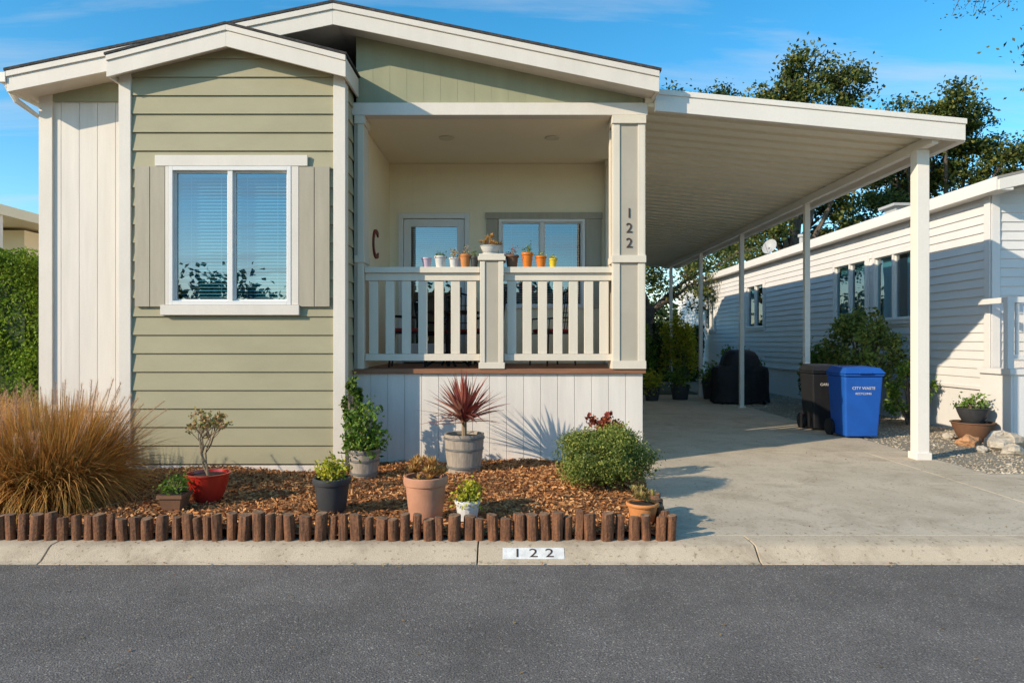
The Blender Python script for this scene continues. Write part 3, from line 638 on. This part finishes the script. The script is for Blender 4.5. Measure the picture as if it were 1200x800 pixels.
# ---------------- vegetation helpers ----------------
def crown(blobs,nclus,nleaf,sd,size,asp=.55,shell=.55):
    out=[];tot=sum((b[3]*b[4]*b[5])**.667 for b in blobs)
    for b in blobs:
        k=max(4,int(nclus*(b[3]*b[4]*b[5])**.667/tot))
        d=unit(rng.normal(size=(k,3))); r=rng.uniform(shell,1.08,k)[:,None]
        cc=np.array(b[:3])+d*r*np.array(b[3:6])
        m=rng.integers(int(nleaf*.4),int(nleaf*1.6),k)
        idx=np.repeat(np.arange(k),m)
        s=sd*rng.uniform(.45,1.3,k)[idx][:,None]
        out.append(cc[idx]+rng.normal(size=(len(idx),3))*s*np.array([1,1,.6]))
    return leafV(np.concatenate(out),size,asp)
def tree(name,base,blobs,nclus=260,nleaf=90,sd=.38,size=.17,mat='oak',tr=.35):
    e=empty(name,base)
    mb=MB(); B=Vector(base)
    fork=B+(Vector((sum(b[0] for b in blobs)/len(blobs),sum(b[1] for b in blobs)/len(blobs),B.z))-B)*.4; fork.z=B.z+(min(b[2] for b in blobs)-B.z)*.7
    mb.tube([B-Vector((0,0,.3)),B+Vector((0,0,.1)),(B+fork)/2+Vector((random.uniform(-.3,.3),random.uniform(-.3,.3),0)),fork],[tr*1.5,tr*1.15,tr*.95,tr*.8],10)
    for b in blobs:
        t=Vector(b[:3]); m=(fork*.5+t*.5)+Vector((random.uniform(-.6,.6),random.uniform(-.6,.6),random.uniform(-.4,.3)))
        mb.tube([fork,m,t],[tr*.5,tr*.3,tr*.1],7)
        for _ in range(7):
            d=Vector(unit(rng.normal(size=3)).tolist()); q=t+Vector((d.x*b[3],d.y*b[4],d.z*b[5]))*.85; s=m.lerp(t,random.uniform(.3,1))
            mb.tube([s,(s+q)/2+Vector((0,0,.2)),q],[tr*.14,tr*.08,.015],5)
    mb.obj('trunk',M['bark'],e,smooth=True)
    npmesh('foliage',crown(blobs,nclus,nleaf,sd,size),M[mat],e)
    return e
def pb(px,py,r,D,ry=None,sq=.85):
    s=D/800; return (PX(px,D),D+random.uniform(-1,1),PZ(py,D),r*s,(ry or r)*s,r*s*sq)
tree('oak_tree',(PX(930,31),31,0),[pb(*b) for b in [(950,78,26,30),(920,98,26,30),(985,104,28,31),(895,122,20,30),(948,140,44,30),(868,188,42,31),(995,180,38,31),(920,215,52,31),(960,255,42,32),(870,275,45,31)]],300,120,.32,.18)
tree('oak_tree',(PX(1110,35),35,0),[pb(*b) for b in [(1062,140,24,34),(1100,130,28,34),(1138,156,30,35),(1168,192,24,34),(1095,180,40,35),(1055,205,32,35),(1130,220,38,35),(1020,262,36,35)]],270,120,.34,.19)
tree('oak_tree',(PX(800,38),38,0),[pb(*b) for b in [(852,112,16,37),(832,120,12,37),(793,118,12,36),(820,160,36,38),(780,220,45,38),(840,250,48,38)]],140,110,.38,.21,'oakd')
tree('oak_tree',(4.7,24,0),[(4.0,25,3.9,1.6,1.3,1.0),(6.5,25,3.6,1.5,1.3,1.0),(2.6,25.5,4.6,1.5,1.3,1.0),(8.5,27,4.6,1.8,1.3,1.2)],100,110,.3,.12,'oak',.22)
def bushobj(name,c,r,n,size,mat,inner=True,stems=0,asp=.55):
    e=empty(name,(c[0],c[1],max(0,c[2]-r[2])))
    k=max(20,n//45); d=unit(rng.normal(size=(k,3))); d[:,2]=np.where(d[:,2]<-.6,-d[:,2],d[:,2])
    lump=1+.10*np.sin(d[:,0]*7)+.08*np.sin(d[:,2]*9+d[:,1]*5)
    cc=np.array(c)+d*(rng.uniform(.6,.98,k)*lump)[:,None]*np.array(r)
    idx=rng.integers(0,k,n); P=cc[idx]+rng.normal(size=(n,3))*np.array(r)*.10
    P[:,2]=np.maximum(P[:,2],.03)
    npmesh('foliage',leafV(P,size,asp),M[mat],e)
    mb=MB()
    for _ in range(stems or 8):
        j=random.randrange(k); b=Vector((c[0]+random.uniform(-.1,.1)*r[0],c[1],max(0,c[2]-r[2]))); t=Vector(cc[j].tolist()); mb.tube([b,(b+t)/2+Vector((0,0,.1*r[2])),t],[.012+.012*r[2],.01+.006*r[2],.003],5)
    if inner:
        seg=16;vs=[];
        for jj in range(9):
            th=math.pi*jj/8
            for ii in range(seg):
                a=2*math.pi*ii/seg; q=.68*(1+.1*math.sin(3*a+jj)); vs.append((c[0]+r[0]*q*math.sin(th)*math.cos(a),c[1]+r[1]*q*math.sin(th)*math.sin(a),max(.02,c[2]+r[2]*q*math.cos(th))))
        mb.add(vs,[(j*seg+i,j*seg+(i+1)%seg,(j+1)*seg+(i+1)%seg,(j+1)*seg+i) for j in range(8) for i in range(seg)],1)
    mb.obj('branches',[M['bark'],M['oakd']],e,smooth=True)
    return e
def hedge(name,x0,x1,y0,y1,h,n,size,mat):
    e=empty(name,((x0+x1)/2,(y0+y1)/2,0))
    n2=n; P=np.stack([rng.uniform(x0,x1,n2),rng.uniform(y0,y1,n2),rng.random(n2)*h],1)
    f=rng.integers(0,4,n2); j=np.abs(rng.normal(size=n2))*.10
    P[:,1]=np.where(f==0,y0+j,P[:,1]);P[:,0]=np.where(f==1,x1-j,P[:,0]);P[:,2]=np.where(f==2,h-j,P[:,2])
    P+= (.12*np.sin(P*5.3+P[:,[1,2,0]]*3.1))
    npmesh('foliage',leafV(P,size,.5,np.array([0,0,.6])),M[mat],e)
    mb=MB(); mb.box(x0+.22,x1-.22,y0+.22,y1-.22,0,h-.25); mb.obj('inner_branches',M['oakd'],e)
    return e
hedge('hedge',-9.5,-7.0,9.9,11.2,2.85,40000,.055,'hedge')
hedge('hedge',1.7,6.9,24.6,25.8,2.0,9000,.12,'oakd')
bushobj('garden_shrub',(3.45,18.9,1.0),(.55,.5,1.0),5000,.07,'green')
bushobj('garden_shrub',(4.75,19.5,1.1),(.6,.5,1.05),3500,.08,'lime',inner=False,stems=16)
bushobj('garden_shrub',(3.9,20.5,.8),(.9,.5,.8),4000,.09,'oakd')
bushobj('garden_shrub',(5.9,17.6,.65),(.55,.6,.65),3500,.08,'green')
bushobj('garden_shrub',(6.45,12.6,1.2),(.60,.95,.8),4200,.08,'bush',inner=False,stems=34)
bushobj('garden_shrub',(6.1,13.6,.75),(.35,.5,.7),2200,.075,'green',inner=False,stems=20)
bushobj('garden_shrub',(6.75,11.6,.6),(.35,.5,.55),1400,.07,'green',inner=False,stems=16)
bushobj('garden_shrub',(6.6,14.4,.6),(.5,.6,.6),2500,.08,'oakd')
bushobj('boxwood_bush',(PX(709,6.35),6.4,.33),(.44,.38,.31),26000,.022,'bush')
bushobj('red_shrub',(PX(710,7.1),7.1,.46),(.24,.2,.24),1500,.05,'redl',inner=False,stems=14)
bushobj('lantana_shrub',(PX(0,7.4),7.4,.6),(.28,.25,.35),900,.06,'succ',inner=False,stems=16)
def treeline(name,x0,x1,y,h,n,size=.5):
    blobs=[(x0+(x1-x0)*i/n+random.uniform(-2,2),y+random.uniform(-3,3),h*random.uniform(.35,.65),random.uniform(3,5.5),3,h*random.uniform(.3,.45)) for i in range(n)]
    npmesh(name,crown(blobs,n*28,60,1.0,size,.6,.4),M['oakd'])
treeline('distant_trees',-75,-14,70,6,20)
treeline('distant_trees',-60,70,-44,7,30,.6)
treeline('distant_trees',10,90,75,8,22)
e=tree('oak_tree',(15,15,0),[(15,15,7.5,2.3,2.3,1.7),(16.5,16,8.3,2,2,1.5),(14.6,16.2,8.6,1.8,1.8,1.3)],90,90,.3,.12)
mb=MB(); tips=[]
main=[(14.5,14.8,7.0),(12,13.8,7.9),(10,12.8,8.05),(8.0,12.1,7.6)]
mb.tube(main,[.12,.08,.04,.012],7)
for k in range(36):
    t=random.random(); i=min(2,int(t*3)); p=Vector(main[i]).lerp(Vector(main[i+1]),t*3-i)
    q=p+Vector((random.uniform(-.8,.2),random.uniform(-.5,.3),random.uniform(-.5,.12))); mb.tube([p,(p+q)/2+Vector((0,0,.08)),q],[.014,.008,.003],5); tips+= [q,(p+q)/2]
mb.obj('overhanging_branch',M['bark'],e)
P=np.concatenate([np.array(t)[None]+rng.normal(size=(9,3))*.09 for t in tips]); npmesh('branch_leaves',leafV(P,.055,.5),M['oakd'],e)

def fgrass(name,cx,cy,rad,h,n,plumes):
    e=empty(name,(cx,cy,0)); bs=[];ds=[];ls=[];ws=[];gs=[]
    for _ in range(n):
        a=random.uniform(0,6.283); r=rad*.6*math.sqrt(random.random()); t=random.random()**.75
        bs.append((cx+r*math.cos(a),cy+r*math.sin(a),.05)); a2=a+random.uniform(-.7,.7)
        ds.append((math.cos(a2)*t*.60,math.sin(a2)*t*.60,1)); ls.append(h*random.uniform(.45,1.05)); ws.append(random.uniform(.007,.013)); gs.append(random.uniform(.2,2.1)*(.4+t))
    ribobj('blades',ribbons(bs,ds,ls,ws,gs,6),M['straw'],e)
    mb=MB()
    bs=[];ds=[];ls=[];ws=[];gs=[]
    for _ in range(plumes):
        a=random.uniform(0,6.283); t=random.random()*.6; p=Vector((cx+.25*math.cos(a),cy+.25*math.sin(a),.1)); d=Vector((math.cos(a)*t,math.sin(a)*t,1)).normalized(); L=h*random.uniform(.75,1.10); pts=[p]
        for i in range(8): d=(d+Vector((0,0,-.05-.05*t))).normalized(); p=p+d*L/8; pts.append(p)
        mb.tube(pts,.0022,4)
        for k in range(150):
            q=pts[-2].lerp(pts[-1],random.random()) if random.random()<.6 else pts[-3].lerp(pts[-2],random.random())
            o=Vector([random.gauss(0,1) for _ in range(3)]).normalized(); bs.append(q); ds.append(o*.7+d*.9); ls.append(random.uniform(.02,.05)); ws.append(.0034); gs.append(.1)
    mb.obj('stems',M['twig'],e); ribobj('plumes',ribbons(bs,ds,ls,ws,gs,1),M['plume'],e)
fgrass('fountain_grass',PX(64,6.0),6.0,.56,.95,9500,90)
fgrass('fountain_grass',PX(8,5.8),5.85,.45,.85,6500,50)
fgrass('fountain_grass',PX(-45,6.6),6.6,.5,.95,3500,26)

# ---------------- pots ----------------
def potmesh(mb,x,y,z,r0,r1,h,rim=.02,seg=30,rmod=None):
    mb.lathe([(0,0),(r0*.97,0),(r0,.01),(r0+(r1-r0)*.5,h*.45),(r1-rim*.2,h*.80),(r1+rim*.4,h*.82),(r1+rim*.6,h*.9),(r1+rim*.5,h-.006),(r1+rim*.2,h),(r1-rim*.5,h-.003),(r1-rim*.9,h*.88)],x,y,z,seg,0,rmod=rmod)
    mb.disc(r1-rim*.8,x,y,z+h*.9,seg,1)
def bz(x,y): return bedz(x,y)+.014 if y<8.2 and x<1.3 else 0
def potted(name,px,base,wpx,hpx,mat,leaf=None,plant='clump',lw=None,lh=None,mode='pot',n=500,size=.03,D=None,z0=None,x=None,r0f=.72):
    D=D or 800*(CH-.06)/(base-400); s=D/800; X=PX(px,D) if x is None else x
    z=bz(X,D)-.01 if z0 is None else z0; r1=wpx*s/2; h=hpx*s
    e=empty(name,(X,D,z)); mb=MB()
    if mode=='barrel':
        sg=40
        mb.lathe([(0,0),(r1*.80,0),(r1*.86,h*.25),(r1*.95,h*.6),(r1*1.0,h),(r1*.92,h),(r1*.9,h*.9)],X,D,z,sg,0,rmod=lambda i,j:(.965 if i%4==0 else 1))
        for q in (.18,.62,.9): mb.lathe([(r1*(.83+.17*q)+.004,h*q-.012),(r1*(.83+.17*q)+.009,h*q-.01),(r1*(.83+.17*q)+.009,h*q+.01),(r1*(.83+.17*q)+.004,h*q+.012)],X,D,z,sg,2)
        mb.disc(r1*.93,X,D,z+h*.92,24,1)
    elif mode=='bowl':
        mb.lathe([(0,0),(r1*.55,0),(r1*.6,.012),(r1*.78,h*.35),(r1*.93,h*.7),(r1*1.0,h*.93),(r1*1.06,h*.95),(r1*1.06,h),(r1*.96,h),(r1*.93,h*.9)],X,D,z,36,0); mb.disc(r1*.94,X,D,z+h*.9,24,1)
        mb.lathe([(0,.002),(r1*.8,.002),(r1*.86,.02),(r1*.8,.02)],X,D,z-.004,30,0)
    elif mode=='ribbed':
        potmesh(mb,X,D,z,r1*r0f,r1*.95,h,.012,48,rmod=lambda i,j:(.96 if i%3==0 else 1))
    elif mode=='square':
        a=r1*r0f;b=r1; mb.hexa([(X-a,D-a,z),(X+a,D-a,z),(X+a,D+a,z),(X-a,D+a,z)],[(X-b,D-b,z+h),(X+b,D-b,z+h),(X+b,D+b,z+h),(X-b,D+b,z+h)]); mb.box(X-b-.008,X+b+.008,D-b-.008,D+b+.008,z+h*.8,z+h*.99); mb.box(X-b+.01,X+b-.01,D-b+.01,D+b-.01,z+h*.99,z+h+.004,1)
    else: potmesh(mb,X,D,z,r1*r0f,r1*.93,h,.022*min(1,r1/.12))
    mb.obj('pot',[M[mat],M['soil'],M['band']],e,smooth=True)
    top=z+h*.95
    if leaf:
        W=lw*s/2; Hh=lh*s
        if plant=='clump':
            k=max(8,n//14); d=unit(rng.normal(size=(k,3))); d[:,2]=np.abs(d[:,2]); cc=np.array([X,D,top])+d*np.array([W,W,Hh])*rng.uniform(.45,.95,k)[:,None]
            P=cc[rng.integers(0,k,n)]+rng.normal(size=(n,3))*size*.9; P[:,2]=np.maximum(P[:,2],z+.02)
            npmesh('foliage',leafV(P,size,.55,np.array([0,0,.5])),M[leaf],e)
            mb=MB()
            for c in cc[:30]: mb.tube([(X,D,top-.02),(Vector((X,D,top))+Vector(c.tolist()))/2+Vector((0,0,.01)),c.tolist()],[.005,.004,.002],5)
            mb.obj('stems',M['twig'],e)
        elif plant=='branchy':
            mb=MB();tips=[]
            def br(p,d,l,r,k):
                q=p+d*l; mb.tube([p,(p+q)/2+Vector((random.uniform(-.1,.1)*l,0,0)),q],[r,r*.85,r*.7],6)
                if k==0: tips.append(q); return
                for _ in range(3 if k>1 else 2):
                    nd=(d+Vector((random.uniform(-.8,.8),random.uniform(-.8,.8),random.uniform(-.15,.5)))).normalized(); br(q,nd,l*random.uniform(.6,.85),r*.65,k-1)
            for _ in range(3): br(Vector((X,D,top-.02)),Vector((random.uniform(-.5,.5),random.uniform(-.4,.4),1)).normalized(),Hh*.38,.011,3)
            mb.obj('stems',M['twig'],e,smooth=True)
            P=np.concatenate([np.array(t)[None]+rng.normal(size=(8,3))*.015 for t in tips]); npmesh('foliage',leafV(P,size,.6),M[leaf],e)
        elif plant=='spiky':
            bs=[];ds=[];ls=[];ws=[];gs=[]
            for i in range(n):
                a=random.uniform(0,6.28);el=random.uniform(-.1,1.45); ds.append((math.cos(a)*math.cos(el),math.sin(a)*math.cos(el),math.sin(el)+.1)); bs.append((X+.02*math.cos(a),D+.02*math.sin(a),top+Hh*.26+random.uniform(-.06,.04))); ls.append(W*random.uniform(.85,1.15)); ws.append(size*random.uniform(.7,1.1)); gs.append(random.uniform(.05,.55))
            ribobj('foliage',ribbons(bs,ds,ls,ws,gs,6),M[leaf],e)
            mb=MB(); mb.tube([(X,D,top-.03),(X,D,top+Hh*.3)],[.03,.028],8); mb.obj('stem',M['twig'],e)
        elif plant=='rosette':
            bs=[];ds=[];ls=[];ws=[];gs=[]
            for c in range(max(3,n//22)):
                a=random.uniform(0,6.28); r=W*.75*math.sqrt(random.random()); c0=(X+r*math.cos(a),D+r*math.sin(a),top+random.uniform(.0,Hh*.7))
                for i in range(22):
                    a=random.uniform(0,6.28);el=random.uniform(.1,1.4); ds.append((math.cos(a)*math.cos(el),math.sin(a)*math.cos(el),math.sin(el)));bs.append(c0);ls.append(size*random.uniform(.7,1.2));ws.append(size*.32);gs.append(-.3)
            ribobj('foliage',ribbons(bs,ds,ls,ws,gs,3),M[leaf],e)
    return e
potted('potted_plant',205,598,27,20,'brownpot','green','clump',30,30,'square',260,.035)
potted('potted_jade_plant',244,589,48,34,'redpot','jade','branchy',74,74,'bowl',0,.036)
potted('potted_plant',389,599,44,40,'slate','lime','clump',42,26,'pot',600,.035)
potted('potted_plant',427,555,36,34,'stave','green','clump',50,64,'barrel',1200,.055,D=7.32)
potted('potted_succulent',499,606,52,54,'terr','succ','rosette',54,28,'pot',900,.06)
potted('potted_cordyline',544,557,47,46,'stave','cord','spiky',104,80,'barrel',140,.042,D=7.45)
potted('potted_plant',548,608,30,26,'whitepot','lime','clump',38,24,'ribbed',550,.03)
potted('potted_succulent',753,612,38,22,'terr2','jade','rosette',38,20,'pot',500,.05)
bushobj('lily_plant',(PX(412,7.55),7.56,.68),(.17,.08,.42),520,.06,'green',inner=False,stems=16)
RZ=2.342
def rp(name,px,w,h,mat,leaf,lw,lh,z=RZ,plant='clump',n=90,size=.022,y=8.22,mode='pot'):
    potted(name,px,0,w,h,mat,leaf,plant,lw,lh,mode,n,size,D=y,z0=z)
rp('small_pot',500,12,11,'pink',None,0,0); rp('small_pot',516,14,13,'whitepot','green',10,6); rp('small_pot',532,12,11,'whitepot','jade',14,12)
rp('small_pot',545,13,15,'terr2','jade',16,14); rp('small_pot',556,10,12,'slate','green',12,10)
rp('bowl_planter',575,24,10,'whitepot','succ',30,18,z=2.492,plant='rosette',n=330,size=.05,mode='bowl')
rp('small_pot',600,16,14,'brownpot','redl',20,16); rp('small_pot',618,14,17,'orange','green',14,12); rp('small_pot',634,13,13,'orange','lime',10,4); rp('small_pot',648,10,10,'yellow','lime',6,3)
potted('potted_plant',797,467,24,18,'slate','green','clump',32,26,'pot',500,.08,D=17.0,z0=0)
potted('potted_plant',764,468,20,16,'slate','lime','clump',26,20,'pot',400,.08,D=16.7,z0=0)
potted('potted_plant',832,468,20,22,'slate','green','clump',26,30,'pot',400,.08,D=17.2,z0=0)
potted('stacked_planter',1139,512,44,22,'brownpot',None,'clump',0,0,'bowl',0,.05,D=10.0,z0=0,x=6.75)
potted('stacked_planter',1139,512,34,18,'slate','green','clump',40,20,'bowl',300,.05,D=10.0,z0=.26,x=6.75)
def rock(name,x,y,r,mat,sq=.6):
    mb=MB(); vs=[];seg=12
    ph=[random.uniform(0,6) for _ in range(4)]
    for j in range(8):
        th=math.pi*j/7
        for i in range(seg):
            a=2*math.pi*i/seg; q=r*(1+.16*math.sin(2*a+ph[0]+j)+.12*math.sin(3*a+ph[1]-j*1.3)+random.uniform(-.04,.04)); vs.append((x+q*math.sin(th)*math.cos(a),y+q*.8*math.sin(th)*math.sin(a),r*sq*.6+q*sq*math.cos(th)))
    mb.add(vs,[(j*seg+i,j*seg+(i+1)%seg,(j+1)*seg+(i+1)%seg,(j+1)*seg+i) for j in range(7) for i in range(seg)]); mb.obj(name,mat,smooth=False)
rock('rock',PX(1130,9.6),9.5,.15,M['rocko']); rock('rock',PX(1170,9.3),9.2,.28,M['rock'],.5); rock('rock',PX(1195,8.6),8.7,.14,M['rock']); rock('rock',PX(1150,9.0),9.0,.08,M['rock'])
rock('rock',PX(1112,10.2),10.2,.09,M['rock'])

# ---------------- bins ----------------
def bin_(name,x0,x1,y0,y1,h,mat,label=None):
    e=empty(name,((x0+x1)/2,(y0+y1)/2,0)); mb=MB(); t=.045; zb=.03
    mb.hexa([(x0+t,y0+t*1.6,zb),(x1-t,y0+t*1.6,zb),(x1-t,y1-t,zb),(x0+t,y1-t,zb)],[(x0,y0+.01,h*.86),(x1,y0+.01,h*.86),(x1,y1,h*.86),(x0,y1,h*.86)])
    mb.box(x0-.018,x1+.018,y0-.012,y1+.01,h*.86+.001,h*.90)
    mb.obj('body',mat,e,bevel=.03)
    mb=MB(); mb.hexa([(x0-.03,y0-.03,h*.90+.002),(x1+.03,y0-.03,h*.90+.002),(x1+.03,y1+.02,h*.90+.002),(x0-.03,y1+.02,h*.90+.002)],[(x0+.03,y0+.03,h*.98),(x1-.03,y0+.03,h*.98),(x1-.05,y1-.02,h),(x0+.05,y1-.02,h)])
    mb.box((x0+x1)/2-.1,(x0+x1)/2+.1,y0-.05,y0-.02,h*.90,h*.925)
    mb.obj('lid',mat,e,bevel=.012)
    mb=MB(); mb.tube([(x0+.05,y1+.08,h*.93),(x1-.05,y1+.08,h*.93)],.016,10)
    for x in (x0+.08,x1-.08): mb.box(x-.02,x+.02,y1-.01,y1+.08,h*.87,h*.94)
    mb.obj('handle',mat,e)
    mb=MB(); r=.13
    for x in (x0-.015,x1-.035): mb.tube([(x,y1-.06,r),(x+.05,y1-.06,r)],r,20)
    mb.tube([(x0,y1-.06,r),(x1,y1-.06,r)],.015,8)
    mb.obj('wheels',M['black'],e,smooth=True)
    if label:
        cx=(x0+x1)/2
        for k,(tx,sz) in enumerate(label):
            zz=h*(.70-k*.075); f=(zz-zb)/(h*.86-zb); yy=(y0+t*1.6)*(1-f)+(y0+.01)*f
            text(tx,sz,(cx,yy-.004,zz),(math.radians(94),0,0),M['labelw'],e,.001,'label_%d'%k)
bin_('blue_recycling_bin',4.93,5.50,10.1,10.68,1.08,M['blue'],[('CITY WASTE',.06),('RECYCLING',.045)])
bin_('black_trash_bin',4.84,5.36,10.98,11.5,1.08,M['black'],[('GARBAGE',.06)])
e=empty('covered_grill',(5.35,16,0)); mb=MB()
secs=[(0.04,.66,.36),(.35,.64,.34),(.72,.64,.33),(.85,.60,.32),(.90,.44,.31),(1.08,.40,.28),(1.2,.33,.20),(1.26,.2,.1)]
seg=28;vs=[]
for z,a,b in secs:
    for i in range(seg):
        t=2*math.pi*i/seg; ct,st=math.cos(t),math.sin(t); q=1/(abs(ct)**4+abs(st)**4)**.25; w=1+.025*math.sin(t*9+z*6)
        vs.append((5.33+a*ct*q*w,16+b*st*q*w,z+(.02*math.sin(t*5) if z<.1 else 0)))
mb.add(vs,[(j*seg+i,j*seg+(i+1)%seg,(j+1)*seg+(i+1)%seg,(j+1)*seg+i) for j in range(7) for i in range(seg)]+[tuple(7*seg+i for i in range(seg))]); mb.obj('cover',M['cover'],e,smooth=True)
mb=MB(); 
for x in (4.85,5.8): mb.tube([(x,15.72,.06),(x+.04,15.72,.06)],.06,14)
mb.obj('wheels',M['black'],e)

# ---------------- porch furniture ----------------
def chair(name,x,y,rot):
    e=empty(name,(x,y,FZ)); R_=Matrix.Rotation(rot,3,'Z'); tf=lambda a,b,c:tuple(R_@Vector((a,b,0))+Vector((x,y,FZ+c)))
    mb=MB(tf)
    for sx in (-.22,.22):
        mb.tube([(sx,-.22,0),(sx,-.2,.44)],.013,6); mb.tube([(sx,.24,0),(sx,.2,.44),(sx,.27,.98)],.013,6)
        mb.tube([(sx,-.2,.44),(sx,-.18,.64),(sx,.23,.66)],.012,6)
    mb.tube([(-.22,.27,.98),(0,.28,1.04),(.22,.27,.98)],.014,6)
    for k in range(7): q=-.18+k*.06; mb.tube([(q,.2,.46),(q,.275,1.0)],.007,5)
    for k in range(3): mb.tube([(-.21,.225+.02*k,.6+.13*k),(.21,.225+.02*k,.6+.13*k)],.006,5)
    mb.box(-.22,.22,-.21,.21,.43,.45); mb.obj('frame',M['iron'],e)
    mb=MB(tf); mb.box(-.20,.20,-.2,.19,.452,.50); mb.obj('cushion',M['red'],e,bevel=.02)
chair('patio_chair',-1.35,8.95,math.radians(95)); chair('patio_chair',-.35,9.2,math.radians(-90)); chair('patio_chair',-.75,9.85,math.radians(0)); chair('patio_chair',.55,9.4,math.radians(-60))
e=empty('patio_table',(-.85,9.15,FZ)); mb=MB(); mb.lathe([(0,.70),(.42,.70),(.43,.715),(.42,.73),(0,.73)],-.85,9.15,FZ,32); mb.tube([(-.85,9.15,FZ),(-.85,9.15,FZ+.7)],.025,10)
for k in range(4):
    a=k*math.pi/2+.4; mb.tube([(-.85,9.15,FZ+.2),(-.85+.3*math.cos(a),9.15+.3*math.sin(a),FZ+.01)],.015,6)
mb.obj('table_top_and_base',M['iron'],e,smooth=True)

# ---------------- light ----------------
el=math.radians(25); dirx,diry=.82,.52; nn=math.hypot(dirx,diry)
dv=Vector((dirx/nn*math.cos(el),diry/nn*math.cos(el),-math.sin(el)))
sl=bpy.data.lights.new('sun','SUN'); sl.energy=4.95; sl.angle=math.radians(.5); sl.color=(1,.86,.66)
so=bpy.data.objects.new('sun',sl); so.rotation_euler=dv.to_track_quat('-Z','Y').to_euler(); so.location=(-20,-15,20); sc.collection.objects.link(so)
w=bpy.data.worlds.new('World'); sc.world=w; w.use_nodes=True; N=w.node_tree.nodes; L=w.node_tree.links
sky=N.new('ShaderNodeTexSky'); sky.sky_type='NISHITA'; sky.sun_disc=False; sky.sun_elevation=el; sky.sun_rotation=math.atan2(-dirx,-diry)%(2*math.pi); sky.ozone_density=2.2; sky.air_density=1.0; sky.dust_density=.2
hs=N.new('ShaderNodeHueSaturation'); hs.inputs['Saturation'].default_value=1.38; hs.inputs['Hue'].default_value=.488; hs.inputs['Value'].default_value=1.55; L.new(sky.outputs[0],hs.inputs['Color'])
bg=N['Background']; bg.inputs['Strength'].default_value=.15
tc=N.new('ShaderNodeTexCoord'); sx=N.new('ShaderNodeSeparateXYZ'); L.new(tc.outputs['Generated'],sx.inputs[0])
ad=N.new('ShaderNodeMath'); ad.operation='ADD'; ad.inputs[1].default_value=.12; L.new(sx.outputs['Z'],ad.inputs[0])
mxx=N.new('ShaderNodeMath'); mxx.operation='MAXIMUM'; mxx.inputs[1].default_value=.05; L.new(ad.outputs[0],mxx.inputs[0])
dvn=N.new('ShaderNodeVectorMath'); dvn.operation='DIVIDE'; cb=N.new('ShaderNodeCombineXYZ'); 
for k in 'XYZ': L.new(mxx.outputs[0],cb.inputs[k])
L.new(tc.outputs['Generated'],dvn.inputs[0]); L.new(cb.outputs[0],dvn.inputs[1])
mp=N.new('ShaderNodeMapping'); mp.inputs['Scale'].default_value=(.55,2.6,0); mp.inputs['Rotation'].default_value=(0,0,.12); mp.inputs['Location'].default_value=(.7,.35,0); L.new(dvn.outputs[0],mp.inputs['Vector'])
cn=N.new('ShaderNodeTexNoise'); cn.inputs['Scale'].default_value=1.1; cn.inputs['Detail'].default_value=8; cn.inputs['Roughness'].default_value=.58; cn.inputs['Distortion'].default_value=.6; L.new(mp.outputs[0],cn.inputs['Vector'])
cr=N.new('ShaderNodeValToRGB'); cr.color_ramp.elements[0].position=.49; cr.color_ramp.elements[0].color=(0,0,0,1); cr.color_ramp.elements[1].position=.80; cr.color_ramp.elements[1].color=(.7,.7,.7,1); L.new(cn.outputs['Fac'],cr.inputs['Fac'])
mi=N.new('ShaderNodeMix'); mi.data_type='RGBA'; L.new(cr.outputs['Color'],mi.inputs['Factor']); L.new(hs.outputs[0],mi.inputs['A']); mi.inputs['B'].default_value=(4.8,5.1,5.4,1)
L.new(mi.outputs['Result'],bg.inputs['Color'])

cam=bpy.data.cameras.new('camera'); cam.lens=24; cam.sensor_width=36; cam.clip_end=4000; cam.clip_start=.05
co=bpy.data.objects.new('camera',cam); co.location=(0,0,CH); co.rotation_euler=(math.radians(90),0,0); sc.collection.objects.link(co); sc.camera=co
